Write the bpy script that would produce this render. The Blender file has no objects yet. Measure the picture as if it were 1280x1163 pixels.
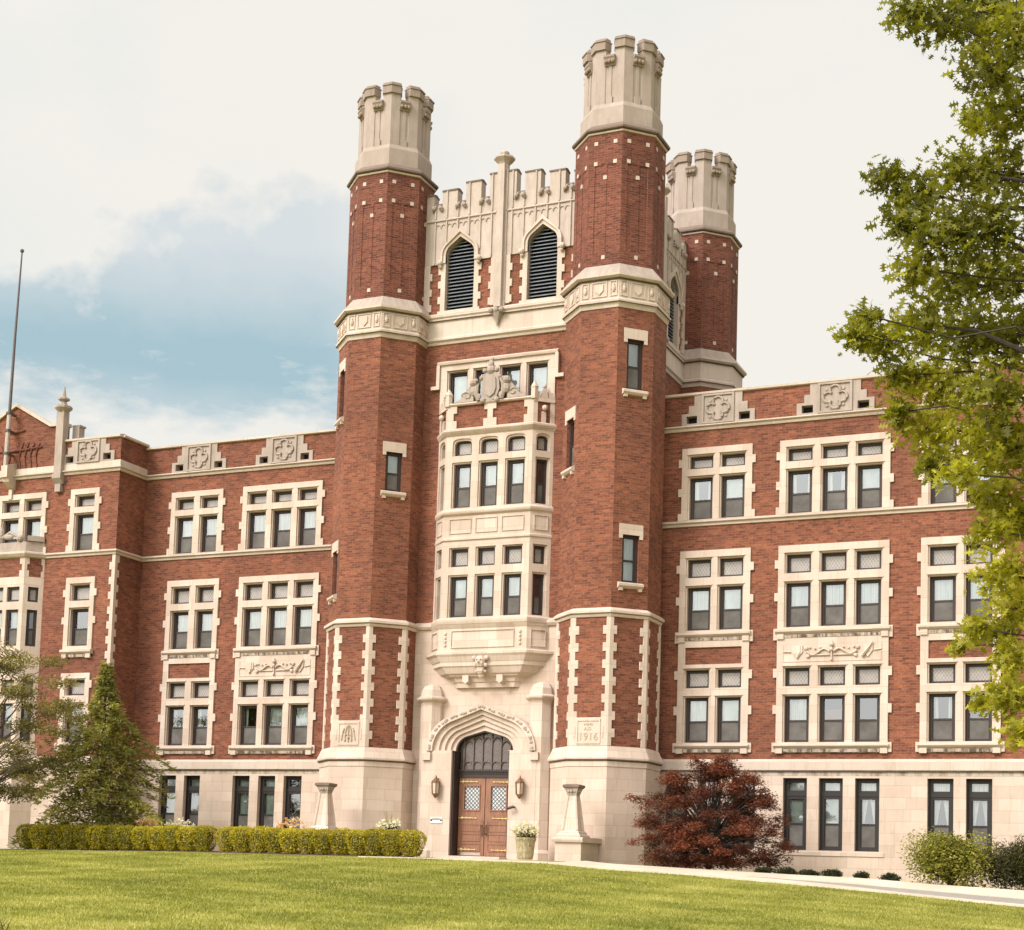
import bpy, bmesh, math, random
import numpy as np
from mathutils import Vector, Matrix
R = math.radians
scene = bpy.context.scene
COL = scene.collection
RNG = random.Random(7)
NR = np.random.default_rng(11)

# ---------------------------------------------------------------- camera
cam_d = bpy.data.cameras.new('camera'); cam = bpy.data.objects.new('camera', cam_d); COL.objects.link(cam)
_x = Vector((0.911908, 0.409242, 0.030738)); _y = Vector((0.007457, -0.091409, 0.995786)); _z = Vector((0.410327, -0.907836, -0.086408))
M = Matrix((( _x.x, _y.x, _z.x, 22.0613), (_x.y, _y.y, _z.y, -47.8317), (_x.z, _y.z, _z.z, 0.0), (0, 0, 0, 1)))
cam.matrix_world = M
cam_d.sensor_fit = 'HORIZONTAL'; cam_d.sensor_width = 36.0
cam_d.lens = 1961.12 / 1280 * 36.0
cam_d.shift_x = 0.0; cam_d.shift_y = (917.36 - 581.5) / 1280
cam_d.clip_start = 0.1; cam_d.clip_end = 2000
scene.camera = cam

# ---------------------------------------------------------------- sky and sun
SUN_DIR = Vector((-0.42, -0.80, 0.74)).normalized()
world = bpy.data.worlds.new('World'); scene.world = world; world.use_nodes = True
wt = world.node_tree; wn = wt.nodes; wl = wt.links; wn.clear()
def WN(t, **k):
    n = wn.new(t)
    for a, b in k.items(): setattr(n, a, b)
    return n
def WM(op, a, b=None, c=None, clamp=False):
    n = WN('ShaderNodeMath', operation=op); n.use_clamp = clamp
    for i, v in enumerate((a, b, c)):
        if v is None: continue
        if isinstance(v, (int, float)): n.inputs[i].default_value = v
        else: wl.new(v, n.inputs[i])
    return n.outputs[0]
def WMIX(f, a, b):
    n = WN('ShaderNodeMix', data_type='RGBA')
    for s, v in ((0, f), (6, a), (7, b)):
        if isinstance(v, (int, float)): n.inputs[s].default_value = v
        elif isinstance(v, tuple): n.inputs[s].default_value = v
        else: wl.new(v, n.inputs[s])
    return n.outputs[2]
sky = WN('ShaderNodeTexSky', sky_type='NISHITA'); sky.sun_disc = False
sky.sun_elevation = math.asin(SUN_DIR.z); sky.sun_rotation = math.atan2(SUN_DIR.x, SUN_DIR.y)
tc = WN('ShaderNodeTexCoord'); DIRV = tc.outputs['Generated']
def wnoise(scale, detail, rough, loc=(0, 0, 0), sc=(1, 1, 1.6)):
    mp = WN('ShaderNodeMapping'); mp.inputs['Location'].default_value = loc; mp.inputs['Scale'].default_value = sc
    wl.new(DIRV, mp.inputs['Vector'])
    n = WN('ShaderNodeTexNoise'); n.inputs['Scale'].default_value = scale; n.inputs['Detail'].default_value = detail
    n.inputs['Roughness'].default_value = rough; wl.new(mp.outputs[0], n.inputs['Vector']); return n.outputs['Fac']
def wdist(d, s):
    """distance of the view direction from direction d, scaled per axis (azimuth-ish, height)"""
    sub = WN('ShaderNodeVectorMath', operation='SUBTRACT'); wl.new(DIRV, sub.inputs[0]); sub.inputs[1].default_value = d
    mul = WN('ShaderNodeVectorMath', operation='MULTIPLY'); wl.new(sub.outputs[0], mul.inputs[0]); mul.inputs[1].default_value = s
    ln = WN('ShaderNodeVectorMath', operation='LENGTH'); wl.new(mul.outputs[0], ln.inputs[0]); return ln.outputs['Value']
n1 = wnoise(5.5, 8, 0.58, (3.1, 1.2, 0.4)); n2 = wnoise(14, 7, 0.62, (0.3, 5.2, 2.1)); n3 = wnoise(2.2, 4, 0.5, (7, 2, 1))
# a bank of grey-blue cloud low in the north-west: billowed top edge, blue core, torn white foot
sp = WN('ShaderNodeSeparateXYZ'); wl.new(DIRV, sp.inputs[0]); DX, DY, DZ = sp.outputs
nb = wnoise(11, 9, 0.55, (1.1, 4.2, 0.7), (1, 1, 1.25)); nb2 = wnoise(26, 8, 0.6, (5.1, 0.2, 3.7), (1, 1, 1.2)); nw = wnoise(15, 9, 0.60, (2.6, 7.3, 5.5), (1, 1, 2.6))
edge = WM('ADD', WM('MULTIPLY', WM('ADD', DX, 0.62), 0.42), 0.364)
lump = WM('ADD', WM('MULTIPLY', WM('SUBTRACT', nb, 0.5), 0.17), WM('MULTIPLY', WM('SUBTRACT', nb2, 0.5), 0.035))
above = WM('ADD', WM('SUBTRACT', edge, DZ), lump)
mtop = WM('MULTIPLY', above, 48.0, clamp=True)
side = WM('MULTIPLY', WM('SUBTRACT', -0.40, DX), 10.0, clamp=True); front = WM('MULTIPLY', DY, 4.0, clamp=True)
low = WM('MULTIPLY', WM('SUBTRACT', DZ, 0.12), 12.0, clamp=True)
bank = WM('MULTIPLY', WM('MULTIPLY', mtop, side), WM('MULTIPLY', front, low))
core = WM('SUBTRACT', WM('ADD', 1.0, WM('MULTIPLY', WM('SUBTRACT', n1, 0.5), 1.8)), WM('MULTIPLY', WM('ABSOLUTE', WM('SUBTRACT', DZ, 0.303)), 17.0))
core = WM('MULTIPLY', core, 1.15, clamp=True)
wisp = WM('MULTIPLY', WM('SUBTRACT', WM('ADD', nw, WM('MULTIPLY', WM('SUBTRACT', 0.292, DZ), 6.5)), 0.50), 4.6, clamp=True)
mbg = WM('MULTIPLY', WM('SUBTRACT', WM('ADD', n3, WM('MULTIPLY', WM('SUBTRACT', n2, 0.5), 0.35)), 0.43), 2.4, clamp=True)
CLOUD = (0.455, 0.440, 0.410, 1); BLUE = (0.200, 0.282, 0.315, 1); PALE = (0.385, 0.410, 0.412, 1); RIM = (0.345, 0.372, 0.385, 1)
cw = WMIX(mbg, CLOUD, PALE)
# the air's own blue, as the sky texture gives it, showing through the thinner cloud
skyg = WN('ShaderNodeVectorMath', operation='SCALE'); wl.new(sky.outputs[0], skyg.inputs[0]); skyg.inputs['Scale'].default_value = 0.10
thin = WMIX(0.03, BLUE, skyg.outputs[0])
bankc = WMIX(wisp, WMIX(core, RIM, thin), WMIX(0.25, CLOUD, PALE))
cc_ = WMIX(bank, cw, bankc)
# hazy brightness of the cloud round the hidden sun
dt = WN('ShaderNodeVectorMath', operation='DOT_PRODUCT'); wl.new(DIRV, dt.inputs[0]); dt.inputs[1].default_value = SUN_DIR
glow = WM('MULTIPLY', WM('POWER', WM('MAXIMUM', dt.outputs['Value'], 0.0), 2.5), 3.3)
gl = WM('ADD', glow, 1.0)
fin = WN('ShaderNodeVectorMath', operation='SCALE'); wl.new(cc_, fin.inputs[0]); wl.new(gl, fin.inputs['Scale'])
ten = WN('ShaderNodeVectorMath', operation='SCALE'); wl.new(fin.outputs[0], ten.inputs[0]); ten.inputs['Scale'].default_value = 10.0
bg = WN('ShaderNodeBackground'); bg.inputs['Strength'].default_value = 0.1
wl.new(ten.outputs[0], bg.inputs['Color']); wo = WN('ShaderNodeOutputWorld'); wl.new(bg.outputs[0], wo.inputs['Surface'])

sd = bpy.data.lights.new('sun', 'SUN'); sun = bpy.data.objects.new('sun', sd); COL.objects.link(sun)
sd.energy = 1.5; sd.angle = R(22); sd.color = (1.0, 0.96, 0.91)
sun.rotation_euler = SUN_DIR.to_track_quat('Z', 'Y').to_euler(); sun.location = (0, -60, 60)

vs = scene.view_settings
vs.view_transform = 'Standard'; vs.look = 'None'; vs.gamma = 1.0; vs.use_curve_mapping = False; vs.exposure = 1.0
scene.cycles.max_bounces = 6; scene.cycles.diffuse_bounces = 3; scene.cycles.glossy_bounces = 3
scene.cycles.transmission_bounces = 4; scene.cycles.transparent_max_bounces = 8
scene.cycles.caustics_reflective = False; scene.cycles.caustics_refractive = False
scene.cycles.use_denoising = True

# ---------------------------------------------------------------- materials
MATS = {}
class NT:
    def __init__(s, name):
        s.m = bpy.data.materials.new(name); s.m.use_nodes = True; s.t = s.m.node_tree; s.n = s.t.nodes; s.l = s.t.links; s.n.clear()
        s.out = s.n.new('ShaderNodeOutputMaterial'); s.p = s.n.new('ShaderNodeBsdfPrincipled'); s.l.new(s.p.outputs[0], s.out.inputs[0])
        MATS[name] = s.m
    def node(s, t, **k):
        n = s.n.new(t)
        for a, b in k.items(): setattr(n, a, b)
        return n
    def put(s, sock, v):
        if isinstance(v, (int, float, tuple)): sock.default_value = v
        else: s.l.new(v, sock)
    def uv(s): return s.node('ShaderNodeUVMap').outputs[0]
    def obj(s): return s.node('ShaderNodeTexCoord').outputs['Object']
    def noise(s, vec, scale, detail=5, rough=.6, sc=(1, 1, 1)):
        mp = s.node('ShaderNodeMapping'); mp.inputs['Scale'].default_value = sc; s.l.new(vec, mp.inputs[0])
        n = s.node('ShaderNodeTexNoise'); n.inputs['Scale'].default_value = scale; n.inputs['Detail'].default_value = detail; n.inputs['Roughness'].default_value = rough
        s.l.new(mp.outputs[0], n.inputs['Vector']); return n.outputs['Fac']
    def ramp(s, f, stops):
        r = s.node('ShaderNodeValToRGB'); e = r.color_ramp.elements
        while len(e) < len(stops): e.new(0.5)
        for q, (p, c) in zip(e, stops): q.position = p; q.color = c + (1,) if len(c) == 3 else c
        s.l.new(f, r.inputs[0]); return r.outputs[0]
    def mix(s, f, a, b, mode='MIX'):
        n = s.node('ShaderNodeMix', data_type='RGBA', blend_type=mode)
        for i, v in ((0, f), (6, a), (7, b)):
            if isinstance(v, tuple) and len(v) == 3: v = v + (1,)
            s.put(n.inputs[i], v)
        return n.outputs[2]
    def math(s, op, a, b=0.0, clamp=False):
        n = s.node('ShaderNodeMath', operation=op); n.use_clamp = clamp; s.put(n.inputs[0], a); s.put(n.inputs[1], b); return n.outputs[0]
    def bump(s, h, strength=.3, dist=.02):
        b = s.node('ShaderNodeBump'); b.inputs['Strength'].default_value = strength; b.inputs['Distance'].default_value = dist
        s.l.new(h, b.inputs['Height']); s.l.new(b.outputs[0], s.p.inputs['Normal'])
    def base(s, c, rough=.85, metal=0.0, spec=None):
        if isinstance(c, tuple) and len(c) == 3: c = c + (1,)
        s.put(s.p.inputs['Base Color'], c); s.put(s.p.inputs['Roughness'], rough); s.put(s.p.inputs['Metallic'], metal)
        if spec is not None: s.p.inputs['Specular IOR Level'].default_value = spec
        return s.m

def mat_brick(name, c1, c2, dark):
    t = NT(name); uv = t.uv()
    b = t.node('ShaderNodeTexBrick'); t.l.new(uv, b.inputs['Vector'])
    b.inputs['Scale'].default_value = 1; b.inputs['Brick Width'].default_value = .225; b.inputs['Row Height'].default_value = .078
    b.inputs['Mortar Size'].default_value = .007; b.inputs['Mortar Smooth'].default_value = .2; b.inputs['Bias'].default_value = 0
    b.inputs['Color1'].default_value = c1 + (1,); b.inputs['Color2'].default_value = c2 + (1,); b.inputs['Mortar'].default_value = (.205, .105, .068, 1)
    # dark headers: short horizontal runs one or two courses high
    st = t.noise(uv, 2.6, 4, .75, (.9, 4.6, 1)); k = t.ramp(st, [(.54, (0, 0, 0)), (.66, (1, 1, 1))])
    c = t.mix(t.math('MULTIPLY', k, .60), b.outputs['Color'], dark)
    li = t.noise(uv, 4.0, 4, .7, (1.3, 5, 1)); k2 = t.ramp(li, [(.54, (0, 0, 0)), (.68, (1, 1, 1))])
    c = t.mix(t.math('MULTIPLY', k2, .5), c, (.33, .125, .082))
    big = t.noise(uv, .35, 5, .6); c = t.mix(1.0, c, t.ramp(big, [(.32, (.76, .76, .78)), (.68, (1.22, 1.20, 1.16))]), 'MULTIPLY')
    sp = t.noise(uv, 22, 3, .7, (.5, 1.6, 1)); c = t.mix(1.0, c, t.ramp(sp, [(.3, (.70, .70, .70)), (.7, (1.3, 1.3, 1.3))]), 'MULTIPLY')
    t.bump(t.math('SUBTRACT', sp, b.outputs['Fac']), .5, .006)
    return t.base(c, .9, spec=.25)
mat_brick('brick', (.250, .088, .049), (.124, .041, .027), (.058, .030, .024))
mat_brick('brick_shaft', (.195, .064, .042), (.095, .031, .024), (.045, .025, .021))

def mat_stone(name, c, joint=True, stain=.35, dirt=(.28, .22, .17), bw=.95, rh=.36, thr=(.52, .75)):
    t = NT(name); uv = t.uv()
    big = t.noise(uv, .8, 6, .6, (1, .6, 1)); col = t.mix(1.0, c, t.ramp(big, [(.3, (.90, .87, .84)), (.7, (1.06, 1.06, 1.06))]), 'MULTIPLY')
    st = t.noise(uv, 2.4, 8, .72, (1.6, .55, 1)); col = t.mix(t.math('MULTIPLY', t.ramp(st, [(thr[0], (0, 0, 0)), (thr[1], (1, 1, 1))]), stain), col, dirt)
    vs_ = t.noise(uv, 3.0, 6, .7, (2.6, .22, 1)); col = t.mix(t.math('MULTIPLY', t.ramp(vs_, [(.53, (0, 0, 0)), (.72, (1, 1, 1))]), stain * .9), col, dirt)
    fine = t.noise(uv, 40, 3, .7); col = t.mix(1.0, col, t.ramp(fine, [(.3, (.93, .93, .93)), (.7, (1.05, 1.05, 1.05))]), 'MULTIPLY')
    if joint:
        b = t.node('ShaderNodeTexBrick'); t.l.new(uv, b.inputs['Vector']); b.offset_frequency = 2; b.squash = .7; b.squash_frequency = 3
        b.inputs['Scale'].default_value = 1; b.inputs['Brick Width'].default_value = bw; b.inputs['Row Height'].default_value = rh
        b.inputs['Mortar Size'].default_value = .008; b.inputs['Mortar Smooth'].default_value = .4
        b.inputs['Color1'].default_value = (1.03, 1.02, 1.0, 1); b.inputs['Color2'].default_value = (.89, .855, .815, 1); b.inputs['Mortar'].default_value = (.80, .73, .66, 1)
        col = t.mix(1.0, col, b.outputs['Color'], 'MULTIPLY')
        t.bump(t.math('SUBTRACT', t.math('MULTIPLY', fine, .3), b.outputs['Fac']), .3, .008)
    else: t.bump(fine, .25, .006)
    return t.base(col, .88, spec=.25)
mat_stone('limestone_ashlar', (.570, .462, .400), stain=.30)
mat_stone('limestone_trim', (.578, .478, .420), stain=.36, dirt=(.36, .275, .215), bw=.62, rh=.536)
mat_stone('limestone_band', (.555, .470, .415), stain=.38, bw=1.6, rh=3.0)
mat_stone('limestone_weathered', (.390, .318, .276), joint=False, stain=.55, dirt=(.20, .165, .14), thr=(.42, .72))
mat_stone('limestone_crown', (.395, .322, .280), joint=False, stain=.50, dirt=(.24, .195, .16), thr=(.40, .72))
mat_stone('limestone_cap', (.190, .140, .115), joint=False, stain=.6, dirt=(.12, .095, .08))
mat_stone('limestone_stained', (.50, .42, .35), joint=False, stain=.75, dirt=(.16, .11, .085), thr=(.46, .62))
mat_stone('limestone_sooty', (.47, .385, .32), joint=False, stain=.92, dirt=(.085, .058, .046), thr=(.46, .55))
mat_stone('limestone_cap_light', (.300, .235, .195), joint=False, stain=.6, dirt=(.15, .12, .10))
mat_stone('limestone_parapet', (.480, .400, .350), joint=False, stain=.55, dirt=(.27, .22, .185), thr=(.44, .72))
mat_stone('carved_shade', (.42, .335, .255), joint=False, stain=.3)
mat_stone('concrete_walk', (.60, .53, .44), stain=.2, bw=1.5, rh=1.5, dirt=(.4, .34, .28))
mat_stone('asphalt', (.30, .27, .245), joint=False, stain=.4, dirt=(.2, .18, .17))
def simple(name, c, rough=.6, metal=0.0, var=.12, scale=8, spec=None):
    t = NT(name); n = t.noise(t.obj(), scale, 5, .65)
    col = t.mix(1.0, c, t.ramp(n, [(.3, (1 - var,) * 3), (.7, (1 + var,) * 3)]), 'MULTIPLY')
    t.bump(n, .15, .004)
    return t.base(col, rough, metal, spec)
simple('frame_brown', (.028, .015, .012), .6)
simple('frame_black', (.014, .009, .008), .6)
simple('carved_oak', (.135, .092, .076), .7)
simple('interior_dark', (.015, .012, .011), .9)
simple('interior_warm', (.22, .10, .03), .9)
simple('louvre_slate', (.135, .145, .170), .6, var=.3, scale=3)
simple('bronze', (.20, .105, .06), .5, .5, .3)
simple('iron', (.045, .032, .028), .5, .6)
simple('gilt', (.62, .44, .20), .45, .5, .3, 30)
simple('pole_paint', (.085, .062, .060), .5)
simple('pole_band', (.40, .33, .29), .6)
simple('lamp_glass', (.55, .44, .34), .2)
simple('sign_white', (.70, .68, .64), .5)
simple('sign_ink', (.05, .05, .05), .6)
simple('roof_gravel', (.18, .16, .14), .95)
simple('soil', (.10, .062, .042), .95, var=.4, scale=14)
simple('ledge_shade', (.085, .060, .048), .95, var=.5, scale=6)  # dark colour standing in for the shade under projecting ledges
def mat_curtain(name, c, folds):
    t = NT(name); uv = t.uv()
    n = t.noise(uv, 10, 3, .6, (folds, .06, 1)); n2 = t.noise(uv, 1.0, 3, .6)
    col = t.mix(1.0, c, t.ramp(n, [(.35, (.62, .63, .62)), (.62, (1.08, 1.08, 1.08))]), 'MULTIPLY')
    col = t.mix(1.0, col, t.ramp(n2, [(.3, (.8, .8, .8)), (.7, (1.1, 1.1, 1.1))]), 'MULTIPLY')
    return t.base(col, .9)
mat_curtain('curtain_white', (.74, .76, .70), 3.6)
mat_curtain('curtain_pale', (.62, .68, .64), .8)
mat_curtain('blind_plain', (.68, .74, .70), .15)
def glass(name, tint, refl, rough=.03, wob=.02):
    t = NT(name); t.n.remove(t.p)
    tr = t.node('ShaderNodeBsdfTransparent'); tr.inputs[0].default_value = tint + (1,)
    gl = t.node('ShaderNodeBsdfGlossy'); gl.inputs['Roughness'].default_value = rough; gl.inputs[0].default_value = (.93, .96, 1, 1)
    n = t.noise(t.obj(), .9, 1, .4); b = t.node('ShaderNodeBump'); b.inputs['Strength'].default_value = .22; b.inputs['Distance'].default_value = wob; t.l.new(n, b.inputs['Height'])
    t.l.new(b.outputs[0], gl.inputs['Normal'])
    fr = t.node('ShaderNodeFresnel'); fr.inputs[0].default_value = 1.5; t.l.new(b.outputs[0], fr.inputs['Normal'])
    f = t.math('ADD', fr.outputs[0], refl, True)
    mx = t.node('ShaderNodeMixShader'); t.l.new(f, mx.inputs[0]); t.l.new(tr.outputs[0], mx.inputs[1]); t.l.new(gl.outputs[0], mx.inputs[2]); t.l.new(mx.outputs[0], t.out.inputs[0])
    return t.m
glass('window_glass', (.86, .90, .88), .16)
glass('dark_glass', (.55, .55, .55), .06)
def mat_screen():
    t = NT('insect_screen'); t.n.remove(t.p)
    tr = t.node('ShaderNodeBsdfTransparent'); tr.inputs[0].default_value = (.55, .52, .50, 1)
    df = t.node('ShaderNodeBsdfDiffuse')
    n = t.noise(t.obj(), 1.8, 5, .6); t.put(df.inputs[0], t.ramp(n, [(.3, (.14, .125, .115)), (.7, (.25, .23, .215))]))
    mx = t.node('ShaderNodeMixShader'); mx.inputs[0].default_value = .62
    t.l.new(tr.outputs[0], mx.inputs[1]); t.l.new(df.outputs[0], mx.inputs[2]); t.l.new(mx.outputs[0], t.out.inputs[0]); return t.m
mat_screen()
def mat_leaded(name='leaded_glass', s=.15, c=(.195, .165, .150), lead=(.37, .325, .295), hi=(.32, .28, .255), asp=1.5, lw=.085):
    """small diamond panes in lead strips, seen against a pale curtain"""
    t = NT(name); uv = t.uv(); sx = t.node('ShaderNodeSeparateXYZ'); t.l.new(uv, sx.inputs[0])
    u = t.math('MULTIPLY', sx.outputs[0], asp); a = t.math('ADD', u, sx.outputs[1]); b = t.math('SUBTRACT', u, sx.outputs[1])
    def line(v):
        w = t.math('ABSOLUTE', t.math('SUBTRACT', t.math('FRACT', t.math('DIVIDE', v, s)), .5)); return t.math('LESS_THAN', w, lw)
    ln = t.math('MAXIMUM', line(a), line(b))
    n = t.noise(uv, 3.0, 4, .6); col = t.ramp(n, [(.3, c), (.75, hi)])
    col = t.mix(ln, col, lead)
    t.base(col, .22, spec=.7); t.bump(t.noise(uv, 9, 3, .6), .35, .02); return t.m
mat_leaded()
mat_leaded('leaded_dark', .13, (.095, .068, .060), (.055, .038, .034), (.15, .115, .105))
mat_leaded('leaded_door', .135, (.36, .37, .38), (.035, .028, .026), (.60, .61, .62), 1.0, .14)
def mat_wood():
    t = NT('door_wood'); uv = t.uv()
    n = t.noise(uv, 5, 6, .65, (6, .5, 1)); col = t.ramp(n, [(.25, (.13, .060, .034)), (.5, (.25, .110, .060)), (.8, (.36, .18, .105))])
    n2 = t.noise(uv, 1.2, 4, .6); col = t.mix(1.0, col, t.ramp(n2, [(.3, (.75, .72, .7)), (.7, (1.12, 1.12, 1.15))]), 'MULTIPLY')
    t.bump(n, .2, .004); return t.base(col, .5)
mat_wood()
def mat_leaf(name, dark, mid, light, trans=.35, rough=.55):
    t = NT(name); at = t.node('ShaderNodeAttribute', attribute_name='rnd'); f = at.outputs['Fac']
    col = t.ramp(f, [(0, dark), (.5, mid), (1, light)]); t.base(col, rough, spec=.3)
    tl = t.node('ShaderNodeBsdfTranslucent'); t.put(tl.inputs[0], t.mix(1.0, col, (1.25, 1.3, .6), 'MULTIPLY'))
    mx = t.node('ShaderNodeMixShader'); mx.inputs[0].default_value = trans
    t.l.new(t.p.outputs[0], mx.inputs[1]); t.l.new(tl.outputs[0], mx.inputs[2]); t.l.new(mx.outputs[0], t.out.inputs[0]); return t.m
mat_leaf('oak_leaf', (.080, .080, .014), (.235, .225, .024), (.50, .45, .045), .5)
mat_leaf('maple_leaf', (.058, .024, .016), (.150, .050, .033), (.35, .110, .065), .33)
mat_leaf('conifer_needle', (.075, .080, .022), (.25, .235, .065), (.48, .43, .13), .4)
mat_leaf('street_leaf', (.075, .064, .024), (.185, .155, .052), (.34, .28, .10), .35)
mat_leaf('hedge_leaf', (.14, .122, .013), (.40, .335, .022), (.66, .54, .055), .40)
mat_leaf('bush_leaf', (.075, .078, .015), (.22, .21, .036), (.44, .40, .090), .38)
mat_leaf('yew_leaf', (.020, .022, .006), (.052, .050, .012), (.12, .105, .024), .18)
mat_leaf('box_leaf', (.018, .022, .010), (.035, .040, .016), (.07, .075, .028), .2)
mat_leaf('grass_blade', (.15, .165, .024), (.285, .285, .052), (.53, .48, .16), .35)
mat_leaf('sedge_blade', (.06, .06, .02), (.12, .12, .03), (.28, .24, .07), .3)
mat_leaf('rose_petal', (.60, .28, .10), (.72, .48, .26), (.80, .62, .42), .3)
mat_leaf('white_petal', (.60, .52, .42), (.72, .66, .55), (.80, .76, .66), .3)
simple('bark', (.10, .072, .050), .9, var=.4, scale=20)
simple('bark_dark', (.050, .036, .028), .9, var=.4, scale=20)
def mat_ground():
    t = NT('lawn_ground'); o = t.obj()
    n = t.noise(o, 1.6, 8, .72, (1, .7, 1)); n2 = t.noise(o, .22, 4, .6); n3 = t.noise(o, 25, 4, .7); n4 = t.noise(o, .9, 5, .65, (.35, 1, 1))
    col = t.ramp(n, [(.30, (.15, .155, .026)), (.5, (.245, .240, .045)), (.72, (.37, .335, .10))])
    col = t.mix(1.0, col, t.ramp(n2, [(.35, (.84, .88, .8)), (.65, (1.12, 1.10, 1.15))]), 'MULTIPLY')
    col = t.mix(1.0, col, t.ramp(n3, [(.3, (.7, .7, .7)), (.7, (1.25, 1.25, 1.2))]), 'MULTIPLY')
    col = t.mix(t.math('MULTIPLY', t.ramp(n4, [(.5, (0, 0, 0)), (.66, (1, 1, 1))]), .5), col, (.40, .345, .12))
    t.bump(n3, .8, .04); return t.base(col, .95, spec=.1)
mat_ground()

# ---------------------------------------------------------------- builders
class Frame:
    """a wall plane: u runs along it (to the viewer's right), d out of it, z up"""
    def __init__(s, x, y, deg):
        a = R(deg); s.o = (x, y); s.t = (math.cos(a), math.sin(a)); s.n = (math.sin(a), -math.cos(a))
    def p(s, u, d, z): return (s.o[0] + u * s.t[0] + d * s.n[0], s.o[1] + u * s.t[1] + d * s.n[1], z)
    def sub(s, u, d, deg=0):
        x, y, _ = s.p(u, d, 0); f = Frame(x, y, 0); a = math.atan2(s.t[1], s.t[0]) + R(deg)
        f.t = (math.cos(a), math.sin(a)); f.n = (math.sin(a), -math.cos(a)); return f
W0 = Frame(0, 0, 0)
ROOT = {}
class MB:
    def __init__(s): s.v = []; s.f = []
    def face(s, pts): n = len(s.v); s.v += [tuple(p) for p in pts]; s.f.append(tuple(range(n, n + len(pts))))
    def loft(s, rings, cap0=True, cap1=True, closed=True):
        n = len(s.v); m = len(rings[0])
        for r in rings: s.v += [tuple(p) for p in r]
        for i in range(len(rings) - 1):
            for j in range(m if closed else m - 1):
                k = (j + 1) % m; s.f.append((n + i * m + j, n + i * m + k, n + (i + 1) * m + k, n + (i + 1) * m + j))
        if cap0: s.f.append(tuple(n + j for j in reversed(range(m))))
        if cap1: s.f.append(tuple(n + (len(rings) - 1) * m + j for j in range(m)))
    def box(s, fr, u0, u1, d0, d1, z0, z1):
        s.loft([[fr.p(u0, d1, z), fr.p(u1, d1, z), fr.p(u1, d0, z), fr.p(u0, d0, z)] for z in (z0, z1)])
    def prism(s, fr, poly, d0, d1):
        """poly in (u,z), counter-clockwise seen from outside, extruded d0 (back) to d1 (front)"""
        s.loft([[fr.p(u, d0, z) for u, z in poly], [fr.p(u, d1, z) for u, z in poly]])
    def profile(s, fr, u0, u1, prof, caps=True):
        """prof: (d,z) points swept along u"""
        s.loft([[fr.p(u0, d, z) for d, z in prof], [fr.p(u1, d, z) for d, z in prof]], caps, caps)
    def lathe(s, cx, cy, prof, n=12, ph=0.0, cap0=True, cap1=True):
        s.loft([[(cx + r * math.cos(ph + 2 * math.pi * k / n), cy + r * math.sin(ph + 2 * math.pi * k / n), z) for k in range(n)] for r, z in prof], cap0, cap1)
    def octa(s, cx, cy, prof, cap0=True, cap1=True):
        """prof: (apothem, z)"""
        c = math.cos(math.pi / 8); s.lathe(cx, cy, [(a / c, z) for a, z in prof], 8, math.pi / 8, cap0, cap1)
    def tube(s, pts, rad, n=6):
        pts = [Vector(p) for p in pts]; rings = []
        for i, p in enumerate(pts):
            d = (pts[min(i + 1, len(pts) - 1)] - pts[max(i - 1, 0)]).normalized()
            a = d.cross(Vector((0, 0, 1)) if abs(d.z) < .9 else Vector((1, 0, 0))).normalized(); b = d.cross(a)
            r = rad[i] if isinstance(rad, (list, tuple)) else rad
            rings.append([p + (a * math.cos(2 * math.pi * k / n) + b * math.sin(2 * math.pi * k / n)) * r for k in range(n)])
        s.loft(rings)
    def ball(s, c, r, sc=(1, 1, 1), n=8, m=5):
        rings = [[(c[0] + r * sc[0] * math.sin(math.pi * i / m) * math.cos(2 * math.pi * k / n), c[1] + r * sc[1] * math.sin(math.pi * i / m) * math.sin(2 * math.pi * k / n),
                   c[2] - r * sc[2] * math.cos(math.pi * i / m)) for k in range(n)] for i in range(1, m)]
        s.loft(rings)
    def plate(s, fr, u0, u1, z0, z1, holes, d1, d0, edges=True, reveals=True):
        """sheet at depth d1 with rectangular holes whose reveals run back to d0"""
        us = sorted({u0, u1} | {h[0] for h in holes} | {h[1] for h in holes}); zs = sorted({z0, z1} | {h[2] for h in holes} | {h[3] for h in holes})
        us = [u for u in us if u0 <= u <= u1]; zs = [z for z in zs if z0 <= z <= z1]
        for a, b in zip(us, us[1:]):
            for c, d in zip(zs, zs[1:]):
                um, zm = (a + b) / 2, (c + d) / 2
                if any(h[0] < um < h[1] and h[2] < zm < h[3] for h in holes): continue
                s.face([fr.p(a, d1, c), fr.p(b, d1, c), fr.p(b, d1, d), fr.p(a, d1, d)])
        if reveals:
            for a, b, c, d in holes:
                q = [(a, c), (b, c), (b, d), (a, d)]
                for i in range(4):
                    (ua, za), (ub, zb) = q[i], q[(i + 1) % 4]
                    s.face([fr.p(ub, d1, zb), fr.p(ua, d1, za), fr.p(ua, d0, za), fr.p(ub, d0, zb)])
        if edges:
            q = [(u0, z0), (u1, z0), (u1, z1), (u0, z1)]
            for i in range(4):
                (ua, za), (ub, zb) = q[i], q[(i + 1) % 4]
                s.face([fr.p(ua, d1, za), fr.p(ub, d1, zb), fr.p(ub, d0, zb), fr.p(ua, d0, za)])
    def spandrel(s, fr, arc, ztop, d1, d0):
        """fills between an arch curve (list of (u,z)) and ztop, with its soffit"""
        for (a, za), (b, zb) in zip(arc, arc[1:]):
            s.face([fr.p(a, d1, za), fr.p(b, d1, zb), fr.p(b, d1, ztop), fr.p(a, d1, ztop)])
            s.face([fr.p(b, d1, zb), fr.p(a, d1, za), fr.p(a, d0, za), fr.p(b, d0, zb)])
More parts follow.
